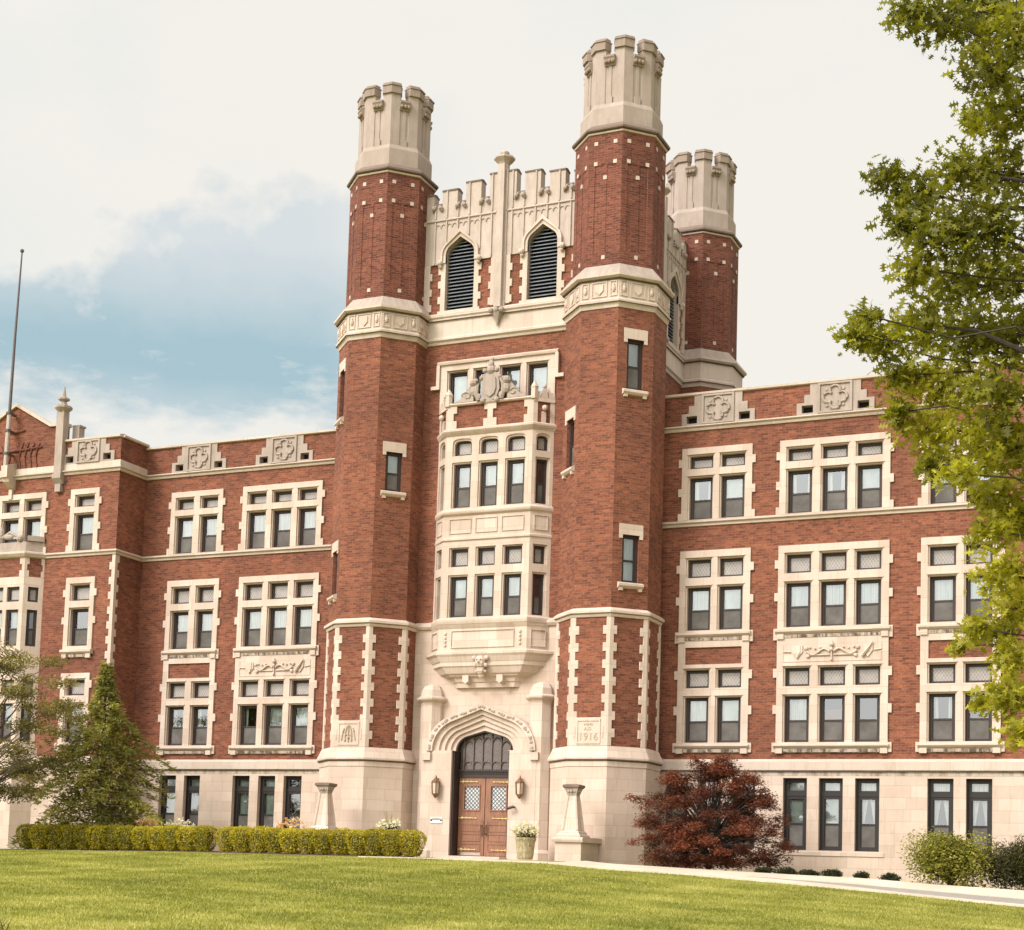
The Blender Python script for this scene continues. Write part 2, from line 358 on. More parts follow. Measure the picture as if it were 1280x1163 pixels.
    def band(s, fr, arc0, arc1, d1, d0):
        """strip between two curves of equal point count (inner arc0, outer arc1)"""
        for i in range(len(arc0) - 1):
            a, b, c, d = arc0[i], arc0[i + 1], arc1[i + 1], arc1[i]
            s.face([fr.p(*(a[0], d1, a[1])), fr.p(b[0], d1, b[1]), fr.p(c[0], d1, c[1]), fr.p(d[0], d1, d[1])])
            s.face([fr.p(b[0], d1, b[1]), fr.p(a[0], d1, a[1]), fr.p(a[0], d0, a[1]), fr.p(b[0], d0, b[1])])
            s.face([fr.p(d[0], d1, d[1]), fr.p(c[0], d1, c[1]), fr.p(c[0], d0, c[1]), fr.p(d[0], d0, d[1])])
    def build(s, name, mat, parent=None, smooth=False, origin=None):
        o_ = Vector(ROOT.get(parent.name if parent else None, origin or (0, 0, 0)))
        v = np.array(s.v, dtype=np.float64)
        me = bpy.data.meshes.new(name); me.from_pydata((v - np.array(o_)).tolist(), [], s.f)
        uvl = me.uv_layers.new(name='UVMap'); uv = []
        for f in s.f:
            a, b, c = v[f[0]], v[f[1]], v[f[2]]; nrm = np.cross(b - a, c - a); l = np.linalg.norm(nrm)
            if l < 1e-12 and len(f) > 3: nrm = np.cross(c - a, v[f[3]] - a); l = np.linalg.norm(nrm)
            nrm = nrm / l if l > 1e-12 else np.array([0, 0, 1.])
            if abs(nrm[2]) > .75:
                for i in f: uv += [v[i][0], v[i][1]]
            else:
                t = np.array([-nrm[1], nrm[0]]); t /= np.linalg.norm(t)
                for i in f: uv += [v[i][0] * t[0] + v[i][1] * t[1] + 50, v[i][2]]
        uvl.data.foreach_set('uv', uv)
        me.materials.append(MATS[mat] if isinstance(mat, str) else mat)
        if smooth: me.polygons.foreach_set('use_smooth', [True] * len(me.polygons))
        me.update(); o = bpy.data.objects.new(name, me); COL.objects.link(o)
        if parent: o.parent = parent; ROOT[o.name] = tuple(o_)
        elif origin is not None: o.location = origin; ROOT[o.name] = tuple(o_)
        return o
def tag(o, label=None, cat=None, group=None, kind=None):
    for k, v in (('label', label), ('category', cat), ('group', group), ('kind', kind)):
        if v: o[k] = v
    return o
def thing(name, loc, label, cat, group=None):
    o = bpy.data.objects.new(name, None); COL.objects.link(o); o.location = loc; o.empty_display_size = .3
    ROOT[o.name] = tuple(loc); return tag(o, label, cat, group)
def arch(hw, zs, zp, k=.6, n=9, uc=0.0):
    """pointed arch curve from (-hw,zs) over (0,zp) to (hw,zs): an arc of radius k*hw, then straight to the point"""
    r = k * hw; cx = hw - r; h = zp - zs
    if r >= h * .98: r = h * .9; cx = hw - r
    L = math.hypot(cx, h); th = math.atan2(h, -cx) - math.acos(min(1, r / L)); pts = []
    for i in range(n): a = th * i / (n - 1); pts.append((cx + r * math.cos(a), zs + r * math.sin(a)))
    m = 4
    ex, ez = pts[-1]
    for i in range(1, m + 1): pts.append((ex + (0 - ex) * i / m, ez + (zp - ez) * i / m))
    right = pts; left = [(-x, z) for x, z in reversed(right)]
    return [(uc + x, z) for x, z in [(-a, b) for a, b in right] + [(a, b) for a, b in reversed(right)][1:]]
def arc_z(arc, u):
    for (a, za), (b, zb) in zip(arc, arc[1:]):
        if a <= u <= b and b > a: return za + (zb - za) * (u - a) / (b - a)
    return None

# ================================================================ THE BUILDING
bld = thing('school_building', (0, 0, .2), 'long red brick school building with cream limestone trim and a turreted central tower', 'building')
Z3 = 3.69

SCREEN = [True]
def sash(win, fr, u0, u1, rows, depth, style=None, curtains=True):
    """the brown frame, the glass and the curtain of one light (column of rows); rows: (z0,z1,kind)"""
    fm = MB(); w = .085; gl = MB(); ld = MB(); sc = MB(); cu = MB()
    rr = RNG.random()
    style = style or RNG.choice(['white', 'white', 'plain', 'pale', 'half', 'part'])
    for z0, z1, kind in rows:
        for a, b, c, d in ((u0, u0 + w, z0, z1), (u1 - w, u1, z0, z1), (u0 + w, u1 - w, z0, z0 + w), (u0 + w, u1 - w, z1 - w, z1)):
            fm.box(fr, a, b, depth - .06, depth + .03, c, d)
        a, b = u0 + w, u1 - w
        if kind == 'sash':
            zm = z0 + (z1 - z0) * .47
            fm.box(fr, a, b, depth - .05, depth + .01, zm - .025, zm + .03)
            for p_, q_ in ((a, a + .035), (b - .035, b)):
                fm.box(fr, p_, q_, depth - .05, depth + .0, z0 + w, z1 - w)
            gl.face([fr.p(a, depth - .03, z0 + w), fr.p(b, depth - .03, z0 + w), fr.p(b, depth - .03, z1 - w), fr.p(a, depth - .03, z1 - w)])
            sc.face([fr.p(a + .035, depth - .01, z0 + w), fr.p(b - .035, depth - .01, z0 + w), fr.p(b - .035, depth - .01, zm - .02), fr.p(a + .035, depth - .01, zm - .02)])
            if curtains and style not in ('none', 'amber'):
                dd = depth - .12
                if style == 'part':
                    k = .22 + .2 * rr
                    cu.face([fr.p(a - .03, dd, z0), fr.p(a + (b - a) * k, dd, z0), fr.p(a + (b - a) * k * .8, dd, z1), fr.p(a - .03, dd, z1)])
                    cu.face([fr.p(b - (b - a) * k, dd, z0), fr.p(b + .03, dd, z0), fr.p(b + .03, dd, z1), fr.p(b - (b - a) * k * .8, dd, z1)])
                elif style == 'tied':
                    for sg, e in ((1, a - .03), (-1, b + .03)):
                        W_ = (b - a) * .52
                        cu.face([fr.p(e, dd, z0), fr.p(e + sg * W_ * .3, dd, z0), fr.p(e + sg * W_ * .5, dd, z0 + (z1 - z0) * .5), fr.p(e + sg * W_, dd, z1), fr.p(e, dd, z1)])
                else:
                    zb_ = z0 if style != 'half' else zm
                    cu.face([fr.p(a - .03, dd, zb_), fr.p(b + .03, dd, zb_), fr.p(b + .03, dd, z1), fr.p(a - .03, dd, z1)])
            if style == 'amber': am = MB(); am.plate(fr, a, b, z0, z0 + .72 * (z1 - z0), [], depth - .14, depth - .14, edges=False); am.build('shade', 'interior_warm', win)
        elif kind == 'lead':
            ld.face([fr.p(a, depth - .03, z0 + w), fr.p(b, depth - .03, z0 + w), fr.p(b, depth - .03, z1 - w), fr.p(a, depth - .03, z1 - w)])
        elif kind == 'clear':
            gl.face([fr.p(a, depth - .03, z0 + w), fr.p(b, depth - .03, z0 + w), fr.p(b, depth - .03, z1 - w), fr.p(a, depth - .03, z1 - w)])
            if style not in ('none',):
                cu.face([fr.p(a - .03, depth - .12, z0), fr.p(b + .03, depth - .12, z0), fr.p(b + .03, depth - .12, z1), fr.p(a - .03, depth - .12, z1)])
    fm.build('sash', 'frame_black' if win.name.startswith('basement') else 'frame_brown', win)
    if gl.f: gl.build('pane', 'window_glass', win)
    if ld.f: ld.build('leaded_pane', 'leaded_glass', win)
    if sc.f and SCREEN[0]: sc.build('insect_screen', 'insect_screen', win)
    if cu.f: cu.build('curtain', {'white': 'curtain_white', 'plain': 'blind_plain', 'half': 'blind_plain', 'pale': 'curtain_pale'}.get(style, 'curtain_white'), win)

def stone_window(fr, cols, z0, z1, rows, ears=(), m=.25, sill=None, styles=None, name='window', extra=None, mat='limestone_trim'):
    u0, u1 = cols[0][0] - m, cols[-1][1] + m; h = [(a, b, r[0], r[1]) for a, b in cols for r in rows]
    p = MB(); g = .045
    hb = [(a - g, b + g, r[0] - (0 if sill else .0), r[1] + g) for a, b in cols for r in rows]
    p.plate(fr, u0, u1, z0, z1, hb, .06, .0)
    p.plate(fr, u0 + .03, u1 - .03, z0 + .02, z1 - .03, h, .005, -.26, edges=False)
    for a, b, c, d in ears:
        p.box(fr, u0 - a, u0, -.01, .062, c, d); p.box(fr, u1, u1 + a, -.01, .062, c, d)
    for z in ({r[1] for r in rows}):
        for a, b in cols: p.box(fr, a - g - .03, b + g + .03, .06, .085, z + g, z + g + .035)
    if sill:
        zs0, zs1 = sill
        p.profile(fr, u0 - .05, u1 + .05, [(.0, zs0), (.10, zs0 + .03), (.17, zs0 + .09), (.17, zs1 - .03), (.06, zs1), (0, zs1)])
        p.box(fr, u0 - .0, u0 + .22, .0, .115, zs0 - .14, zs0 + .02); p.box(fr, u1 - .22, u1, .0, .115, zs0 - .14, zs0 + .02)
    if extra: extra(p)
    win = p.build(name, mat, bld)
    if sill:
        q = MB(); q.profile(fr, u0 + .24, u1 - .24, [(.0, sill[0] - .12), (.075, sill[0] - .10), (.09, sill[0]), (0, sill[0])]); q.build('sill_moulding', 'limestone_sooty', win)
    for i, (a, b) in enumerate(cols):
        sash(win, fr, a, b, rows, -.17, styles[i] if styles else None)
    # the dark room behind
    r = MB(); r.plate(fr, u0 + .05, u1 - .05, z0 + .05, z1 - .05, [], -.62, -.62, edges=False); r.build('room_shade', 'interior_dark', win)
    return (u0 + .02, u1 - .02, z0 + .02, z1 - .02)

E3 = [(.11, .0, .0, .0)]
def ears(zs): return [(.11, a, b) for a, b in zs]
def fix(es): return [(e[0], 0, e[1], e[2]) for e in es]
EARS3 = [(.11, 0, 13.18, 13.44), (.11, 0, 12.22, 12.48), (.11, 0, 11.42, 11.66)]
EARS2 = [(.11, 0, 9.70, 9.96), (.11, 0, 8.66, 8.92), (.12, 0, 7.42, 7.78)]
EARS1 = [(.11, 0, 6.24, 6.52), (.11, 0, 5.10, 5.38), (.12, 0, 3.90, 4.20)]
_pb = MB.box
def relief_panel(fr, u0, u1, z0, z1, win_parent, left):
    """carved frieze: shield, ribbon with a torch, and a scroll"""
    m = MB(); c = (u0 + u1) / 2; zc = (z0 + z1) / 2 + .02; H = z1 - z0
    def sh(uc, s):
        return [(uc - .17 * s, zc + .19), (uc - .17 * s, zc - .02), (uc, zc - .22), (uc + .17 * s, zc - .02), (uc + .17 * s, zc + .19)]
    m.prism(fr, list(reversed(sh(u0 + .55, 1))), .06, .10); m.prism(fr, list(reversed(sh(u0 + .55, .6))), .10, .125)
    m.prism(fr, list(reversed(sh(u1 - .52, .9))), .06, .10)
    m.tube([fr.p(u1 - .70, .12, zc - .2), fr.p(u1 - .52, .14, zc + .02), fr.p(u1 - .36, .12, zc + .26)], [.05, .04, .02], 5)
    m.tube([fr.p(u0 + .12, .08, zc), fr.p(u0 + .35, .08, zc - .01)], .022, 5); m.tube([fr.p(u1 - .33, .08, zc - .01), fr.p(u1 - .1, .08, zc + .02)], .022, 5)
    m.tube([fr.p(c, .10, zc - .27), fr.p(c, .10, zc + .30)], [.025, .035], 5); m.ball(fr.p(c, .11, zc + .2), .075); m.ball(fr.p(c, .11, zc - .27), .04); m.ball(fr.p(c, .12, zc + .04), .06)
    for sg in (-1, 1):
        pts = [fr.p(c + sg * (.06 + .72 * t), .10, zc - .02 + .09 * math.sin(t * 6.5)) for t in [i / 10 for i in range(11)]]
        m.tube(pts, .036, 5)
        m.tube([fr.p(c + sg * .06, .09, zc - .13), fr.p(c + sg * .72, .09, zc - .13)], .026, 4)
        m.ball(fr.p(c + sg * .80, .09, zc + .1), .07, (1, .6, 1)); m.ball(fr.p(c + sg * .74, .09, zc - .15), .065, (1, .6, 1))
        for k in range(4): m.ball(fr.p(c + sg * (.2 + .16 * k), .09, zc + .08 + .03 * (k % 2)), .035)
    m.build('carved_relief', 'limestone_trim', win_parent)

def stack(fr, cols, relief, styles=None, third=True):
    """three storeys of mullioned windows over each other in one stone surround; returns the wall's holes"""
    m = .25; u0, u1 = cols[0][0] - m, cols[-1][1] + m; hs = []
    st = styles or [None] * 3
    if third: hs.append(stone_window(fr, cols, 11.425, 13.80, [(11.44, 12.83, 'sash'), (13.11, 13.54, 'lead')], EARS3, styles=st[0]))
    stone_window(fr, cols, 7.27, 10.42, [(7.82, 9.23, 'sash'), (9.53, 10.14, 'lead')], EARS2, sill=(7.58, 7.76), styles=st[1])
    stone_window(fr, cols, 3.95, 6.72, [(4.21, 5.66, 'sash'), (5.96, 6.55, 'lead')], EARS1, sill=(4.0, 4.15), styles=st[2])
    p = MB()
    if relief:
        p.box(fr, u0, u1, 0, .058, 6.722, 7.268); w = p.build('spandrel_panel', 'limestone_trim', bld); relief_panel(fr, u0 + .1, u1 - .1, 6.74, 7.3, w, 0)
        fm = MB(); 
        for a, b, c, d in ((u0 + .2, u1 - .2, 6.72, 6.74), (u0 + .2, u0 + .215, 6.74, 7.27), (u1 - .215, u1 - .2, 6.74, 7.27)): fm.box(fr, a, b, .058, .075, c, d)
        fm.build('panel_border', 'limestone_trim', w)
    else:
        p.box(fr, u0, u0 + .24, 0, .058, 6.722, 7.268); p.build('spandrel_jamb', 'limestone_trim', bld); p = MB(); p.box(fr, u1 - .24, u1, 0, .058, 6.722, 7.268); p.build('spandrel_jamb', 'limestone_trim', bld)
    hs.append((u0 + .02, u1 - .02, 7.29, 10.40)); hs.append((u0 + .02, u1 - .02, 3.97, 6.70))
    return hs
def base_windows(fr, cols, styles=None, sill=True):
    hs = []
    win = None; p = MB()
    for i, (a, b) in enumerate(cols):
        for q in ((a, a + .05), (b - .05, b)): p.box(fr, q[0], q[1], -.34, -.13, .88, 3.10)
        p.box(fr, a + .05, b - .05, -.34, -.14, 2.55, 2.64); p.box(fr, a + .05, b - .05, -.34, -.13, 3.05, 3.10); p.box(fr, a + .05, b - .05, -.34, -.13, .88, .93)
        hs.append((a, b, .88, 3.10))
    win = p.build('basement_window', 'frame_black', bld)
    for i, (a, b) in enumerate(cols):
        sash(win, fr, a + .05, b - .05, [(.93, 2.55, 'sash'), (2.64, 3.05, 'clear')], -.19, styles[i] if styles else None)
    if sill:
        s = MB(); s.profile(fr, cols[0][0] - .15, cols[-1][1] + .15, [(0, .70), (.07, .72), (.07, .84), (0, .875)]); s.build('sill', 'limestone_trim', win)
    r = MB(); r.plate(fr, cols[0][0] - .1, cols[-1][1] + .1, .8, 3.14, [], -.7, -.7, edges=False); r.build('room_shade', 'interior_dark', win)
    return hs
def quatrefoil(fr, uc, z0=14.575, z1=15.545):
    """carved parapet panel between stepped blocks, with a square vent at each foot"""
    p = MB()
    hs = [(uc - 1.06, uc - .70, z0 + .05, z0 + .30), (uc + .70, uc + 1.06, z0 + .05, z0 + .30)]
    p.plate(fr, uc - 1.22, uc + 1.22, z0, z0 + .38, hs, .05, -.3)
    p.box(fr, uc - .98, uc + .98, -.02, .05, z0 + .38, z0 + .64); p.box(fr, uc - .80, uc + .80, -.02, .05, z0 + .64, z1)
    w = p.build('parapet_panel', 'limestone_weathered', bld)
    q = MB()
    for a, b, c, d in ((-.54, .54, z0 + .0, z0 + .06), (-.54, .54, z1 - .06, z1), (-.54, -.47, z0 + .06, z1 - .06), (.47, .54, z0 + .06, z1 - .06)): q.box(fr, uc + a, uc + b, .05, .10, c, d)
    zc = (z0 + z1) / 2
    for k in range(4):
        cx, cz = uc + .215 * math.cos(k * math.pi / 2), zc + .215 * math.sin(k * math.pi / 2)
        a0 = k * math.pi / 2 - math.pi * .72; pts = [fr.p(cx + .165 * math.cos(a0 + math.pi * 1.44 * t / 12), .075, cz + .165 * math.sin(a0 + math.pi * 1.44 * t / 12)) for t in range(13)]
        q.tube(pts, .042, 5)
        q.ball(fr.p(uc + .34 * math.cos(k * math.pi / 2 + math.pi / 4) * 1.08, .06, zc + .34 * math.sin(k * math.pi / 2 + math.pi / 4) * 1.08), .06, (1, .5, 1))
    q.build('carved_quatrefoil', 'limestone_weathered', w)
    v = MB()
    for h in hs: v.plate(fr, h[0], h[1], h[2], h[3], [], -.22, -.22, edges=False)
    v.build('vent', 'interior_dark', w)
    return [(h[0] - .02, h[1] + .02, h[2] - .02, h[3] + .02) for h in hs]

CORN = [(0, 14.38), (.05, 14.38), (.07, 14.42), (.07, 14.46), (.15, 14.50), (.15, 14.535), (.04, 14.575), (0, 14.575)]
STRG = [(0, 11.22), (.05, 11.23), (.06, 11.30), (.13, 11.34), (.13, 11.385), (.05, 11.42), (0, 11.42)]
COPE = [(-.42, 15.545), (.05, 15.545), (.09, 15.57), (.09, 15.64), (-.16, 15.71), (-.42, 15.64)]
WTAB = [(0, 3.33), (.10, 3.34), (.10, 3.60), (.05, 3.64), (0, 3.69)]
def wing(fr, u0, u1, stacks, panels, bases, label=None):
    hs = []
    for c, relief, st in stacks: hs += stack(fr, c, relief, st)
    vs_ = []
    for uc in panels: vs_ += quatrefoil(fr, uc)
    w = MB(); w.plate(fr, u0, u1, Z3, 15.55, hs + vs_, 0, -.3, edges=False, reveals=True); wall = w.build('wall', 'brick', bld)
    bh = []
    for c, st in bases: bh += base_windows(fr, c, st)
    b = MB(); b.plate(fr, u0, u1, -1.2, 3.17, bh, .04, -.35, edges=False); b.build('stone_base', 'limestone_ashlar', bld)
    c = MB(); c.profile(fr, u0, u1, CORN); c.build('cornice', 'limestone_band', bld)
    c = MB(); c.profile(fr, u0, u1, STRG); c.build('string_course', 'limestone_band', bld)
    c = MB(); c.profile(fr, u0, u1, COPE); c.build('coping', 'limestone_band', bld)
    c = MB(); c.profile(fr, u0, u1, WTAB); c.build('water_table', 'limestone_band', bld)
    c = MB(); c.box(fr, u0, u1, -.02, .045, 3.172, 3.328); c.build('base_frieze', 'limestone_stained', bld)
    c = MB(); c.box(fr, u0, u1, .0, .105, 3.300, 3.338); c.box(fr, u0, u1, .0, .075, 14.472, 14.492); c.box(fr, u0, u1, .0, .068, 11.305, 11.325); c.build('shade_line', 'ledge_shade', bld)  # dark strips drawn in as undercut shadow below the ledges
    return wall
def cols3(c): return [(c - 1.48, c - .72), (c - .38, c + .38), (c + .72, c + 1.48)]
def cols2(c): return [(c - .92, c - .14), (c + .14, c + .92)]
CR = [7.41, 11.21, 15.06, 19.0]
wing(W0, 4.0, 24.0,
     [(cols2(CR[0]), False, [['part', 'plain'], ['white', 'plain'], ['white', 'plain']]),
      ([(9.73, 10.51), (10.83, 11.62), (11.92, 12.69)], True, [['part', 'part', 'plain'], ['pale', 'white', 'white'], ['white', 'amber', 'none']]),
      (cols2(CR[2]), False, [['pale', 'pale'], ['white', 'white'], ['part', 'none']]),
      (cols3(CR[3] + .1), True, None)],
     [CR[0], CR[1], CR[2], CR[3] + .1],
     [([(5.9, 6.66), (7.0, 7.75), (8.1, 8.86)], None), ([(9.74, 10.49), (10.86, 11.60), (11.97, 12.71)], ['plain', 'plain', 'tied']), ([(14.13, 14.89), (15.25, 16.0)], ['tied', 'tied']),
      ([(17.6, 18.36), (18.7, 19.46), (19.8, 20.56)], None)])
CL = [-9.03, -12.79]
wing(W0, -15.22, -4.0,
     [([(-10.49, -9.74), (-9.42, -8.65), (-8.32, -7.58)], True, [['white', 'white', 'white'], ['white', 'white', 'white'], ['part', 'pale', 'pale']]),
      ([(-13.70, -12.96), (-12.60, -11.87)], False, [['white', 'white'], ['white', 'white'], ['part', 'part']])],
     CL, [([(-10.63, -9.90), (-9.53, -8.81), (-8.45, -7.70)], ['plain', 'plain', 'none']), ([(-13.87, -13.13), (-12.77, -12.06)], ['plain', 'plain'])])

# ---- pavilion at the far left
PV = Frame(-20.3, -1.58, 0); HW = 5.08
hp = []
for sg in (1, -1):
    c = sg * 3.56; cl = [(c - .42, c + .42)]
    hp.append(stone_window(PV, cl, 11.425, 13.80, [(11.44, 12.83, 'sash'), (13.11, 13.54, 'lead')], EARS3, styles=['white']))
    stone_window(PV, cl, 7.40, 10.42, [(7.82, 9.23, 'sash'), (9.53, 10.14, 'lead')], EARS2[:2], sill=(7.50, 7.70), styles=['none']); hp.append((c - .65, c + .65, 7.42, 10.40))
    stone_window(PV, cl, 3.95, 6.80, [(4.21, 5.66, 'sash'), (5.96, 6.55, 'lead')], EARS1, sill=(4.0, 4.15), styles=['none']); hp.append((c - .65, c + .65, 3.97, 6.78))
c3 = [(-1.48, -.72), (-.38, .38), (.70, 1.46)]
hp.append(stone_window(PV, c3, 11.425, 13.80, [(11.44, 12.83, 'sash'), (13.11, 13.54, 'lead')], EARS3, styles=['white'] * 3))
vp = []
for sg in (1, -1): vp += quatrefoil(PV, sg * 3.60, 14.80, 15.665)
hp.append((-1.7, 1.7, 4.1, 10.8))
w = MB(); w.plate(PV, -HW, HW, Z3, 15.67, hp + vp, 0, -.3, edges=False)
w.face([PV.p(-2.35, 0, 15.67), PV.p(2.35, 0, 15.67), PV.p(2.35, 0, 16.35), PV.p(1.75, 0, 16.35), PV.p(0, 0, 17.3), PV.p(-1.75, 0, 16.35), PV.p(-2.35, 0, 16.35)])
w.face([PV.p(HW, 0, Z3), PV.p(HW, -1.58, Z3), PV.p(HW, -1.58, 15.67), PV.p(HW, 0, 15.67)])
w.face([PV.p(-HW, 0, Z3), PV.p(-HW, -12, Z3), PV.p(-HW, -12, 15.55), PV.p(-HW, 0, 15.55)])
w.build('wall', 'brick', bld)
RT = Frame(-15.22, -.79, 90); LT = Frame(-25.38, 4.4, -90)
for nm, prof, mt, yo in (('cornice', CORN, 'limestone_band', 0), ('string_course', STRG, 'limestone_band', 0), ('water_table', WTAB, 'limestone_band', 0)):
    m = MB(); mx = max(d for d, _ in prof)
    def ring(x, y): pass
    # wrap: front then return, mitred at the corner
    pts = []
    rings = []
    for (ux, uy) in ((-HW, None), (HW, 'c'), (HW, 'e')):
        r = []
        for d, z in prof:
            if uy is None: r.append(PV.p(-HW - d, d, z))
            elif uy == 'c': r.append(PV.p(HW + d, d, z))
            else: r.append(PV.p(HW + d, -1.58, z))
        rings.append(r)
    m.loft(rings); m.build(nm, mt, bld)
PCOPE = [(d, z + .12) for d, z in COPE]
m = MB()
for a, b in ((-HW, -2.35), (2.35, HW)): m.profile(PV, a, b, PCOPE)
m.build('coping', 'limestone_band', bld)
m = MB(); m.profile(RT, -.70, .79, PCOPE); m.build('coping', 'limestone_band', bld)
m = MB(); m.box(PV, -HW, HW + .045, -.02, .045, 14.577, 14.80); m.box(RT, -.745, .79, -.02, .045, 14.577, 14.80); m.build('parapet_plinth', 'limestone_band', bld)
m = MB(); m.plate(PV, -HW, HW, -1.2, 3.17, [], .04, -.3, edges=False); m.box(RT, -.79, .79, -.02, .04, -1.2, 3.17); m.build('stone_base', 'limestone_ashlar', bld)
m = MB(); m.box(PV, -HW, HW, -.02, .045, 3.172, 3.328); m.box(RT, -.78, .79, -.02, .045, 3.172, 3.328); m.build('base_frieze', 'limestone_stained', bld)
m = MB(); m.box(PV, -HW, HW, .0, .105, 3.300, 3.338); m.box(PV, -HW, HW, .0, .075, 14.472, 14.492); m.box(PV, -HW, HW, .0, .068, 11.305, 11.325); m.build('shade_line', 'ledge_shade', bld)  # same painted shadow strips along the pavilion front
m = MB()   # raking coping of the gable
for sg in (1, -1):
    for a, b in (((0, 17.42), (1.72, 16.47)), ((1.72, 16.47), (2.4, 16.47))):
        A = [(a[0] * sg, a[1] - .13), (b[0] * sg, b[1] - .13), (b[0] * sg, b[1]), (a[0] * sg, a[1])]
        if sg < 0: A = A[::-1]
        m.prism(PV, A, -.35, .10)
m.build('gable_coping', 'limestone_band', bld)
m = MB()   # back side of the gable so that it is a solid wall
m.face([PV.p(2.35, -.3, 15.0), PV.p(-2.35, -.3, 15.0), PV.p(-2.35, -.3, 16.35), PV.p(-1.75, -.3, 16.35), PV.p(0, -.3, 17.3), PV.p(1.75, -.3, 16.35), PV.p(2.35, -.3, 16.35)])
m.build('gable_back', 'brick', bld)
m = MB()   # carved thorn-like ornament in the gable brickwork
for z, L in ((15.52, 1.35), (16.25, .45)): m.tube([PV.p(-L, .03, z + .05), PV.p(0, .05, z), PV.p(L, .03, z + .07)], .035, 5)
for sg in (1, -1):
    for k in range(4):
        u = sg * (.28 + .27 * k); m.tube([PV.p(u, .03, 15.5), PV.p(u + sg * .14, .03, 15.85 - .03 * k)], [.035, .015], 5)
        m.tube([PV.p(u, .03, 15.5), PV.p(u - sg * .05, .03, 15.25), PV.p(u + sg * .06, .03, 14.75)], [.035, .03, .02], 5)
m.build('gable_carving', 'brick_shaft', bld)
for sg in (1, -1):   # pinnacles
    m = MB(); u = sg * 2.30
    m.box(PV, u - .17, u + .17, -.1, .22, 14.3, 16.85)
    m.profile(PV, u - .2, u + .2, [(-.1, 14.05), (.10, 14.05), (.27, 14.25), (.27, 14.42), (-.1, 14.42)])
    m.box(PV, u - .13, u + .13, .0, .16, 13.75, 14.05)
    x, y, _ = PV.p(u, .06, 0)
    m.lathe(x, y, [(.2, 16.85), (.34, 16.98), (.34, 17.06), (.16, 17.12), (.10, 17.25), (.22, 17.32), (.22, 17.38), (.09, 17.44), (.02, 17.85)], 8)
    m.build('pinnacle', 'limestone_weathered', bld)
m = MB(); m.box(PV, 2.48, 2.80, -.62, -.31, 14.6, 16.35); m.box(PV, 2.46, 2.84, -.66, -.305, 16.35, 16.42); m.build('chimney', 'limestone_weathered', bld)
m = MB()   # corner quoins of the pavilion
for k in range(27):
    z = 3.70 + k * .278; w_ = .22 if k % 2 else .11
    if z > 11.0: break
    m.box(PV, HW - w_, HW + .035, -.0, .035, z, z + .276); m.box(RT, -.79 , -.79 + (.11 if k % 2 else .22), -.01, .035, z, z + .276)
m.build('quoins', 'limestone_trim', bld)
# pavilion bay window
def bay_ring(fr, h, d, s, z, back=0.0): return [fr.p(-h - s, back, z), fr.p(-h, d, z), fr.p(h, d, z), fr.p(h + s, back, z)]
m = MB()
for z0, z1, g in ((-1.2, 3.2, .08), (3.2, 4.0, .14)): m.loft([bay_ring(PV, 1.27 + g * .4, .52 + g, .5 + g * .6, z) for z in (z0, z1)], True, True)
bay = m.build('bay_window', 'limestone_trim', bld)
m = MB(); m.loft([bay_ring(PV, 1.27, .52, .5, z) for z in (6.72, 7.75)]); m.build('bay_apron', 'limestone_trim', bay)
m = MB(); m.loft([bay_ring(PV, 1.27, .52, .5, z) for z in (10.2, 10.48)]); m.build('bay_lintel', 'limestone_trim', bay)
m = MB(); m.loft([bay_ring(PV, 1.25, .50, .5, z) for z in (10.48, 11.22)]); m.build('bay_brick', 'brick', bay)
m = MB(); m.loft([bay_ring(PV, 1.27, .52, .5, 11.20), bay_ring(PV, 1.31, .60, .56, 11.24), bay_ring(PV, 1.36, .68, .58, 11.34), bay_ring(PV, 1.36, .68, .58, 11.40), bay_ring(PV, 1.27, .55, .5, 11.45)]); m.build('bay_cornice', 'limestone_band', bay)
m = MB(); m.loft([bay_ring(PV, 1.25, .50, .5, 11.45), bay_ring(PV, 1.25, .50, .5, 11.82)]); m.build('bay_parapet', 'limestone_weathered', bay)
m = MB()
for sg in (1, -1):
    for j, (za, zb) in enumerate(((10.48, 10.72), (10.72, 10.96), (10.96, 11.21))):
        w_ = .24 if j % 2 == 0 else .13; q0, q1 = sorted((sg * 1.27, sg * (1.27 - w_))); m.box(PV, q0, q1, .44, .525, za, zb)
        f_ = PV.sub(sg * 1.52, .26, sg * 46); q0, q1 = sorted((-sg * .36, -sg * (.36 - w_ * .7))); m.box(f_, q0, q1, -.08, .006, za, zb); q0, q1 = sorted((sg * .36, sg * (.36 - w_ * .5))); m.box(f_, q0, q1, -.08, .006, za, zb)
m.build('bay_quoins', 'limestone_trim', bay)
bf = [PV.sub(0, .52), PV.sub(1.27 + .25, .26, 46), PV.sub(-1.27 - .25, .26, -46)]
for i, fr in enumerate(bf):
    cl = cols3(0) if i == 0 else [(-.19, .19)]
    if i == 0: cl = [(-1.08, -.48), (-.30, .30), (.48, 1.08)]
    hw_ = 1.27 if i == 0 else .36
    for (za, zb, rows) in ((4.0, 6.72, [(4.21, 5.66, 'sash'), (5.96, 6.55, 'lead')]), (7.75, 10.2, [(7.84, 9.23, 'sash'), (9.53, 10.10, 'lead')])):
        q = MB(); q.plate(fr, -hw_, hw_, za, zb, [(a, b, r[0], r[1]) for a, b in cl for r in rows], 0, -.2, edges=False); q.build('mullions', 'limestone_trim', bay)
        for a, b in cl: sash(bay, fr, a, b, rows, -.12, 'none' if i else None)
q = MB()
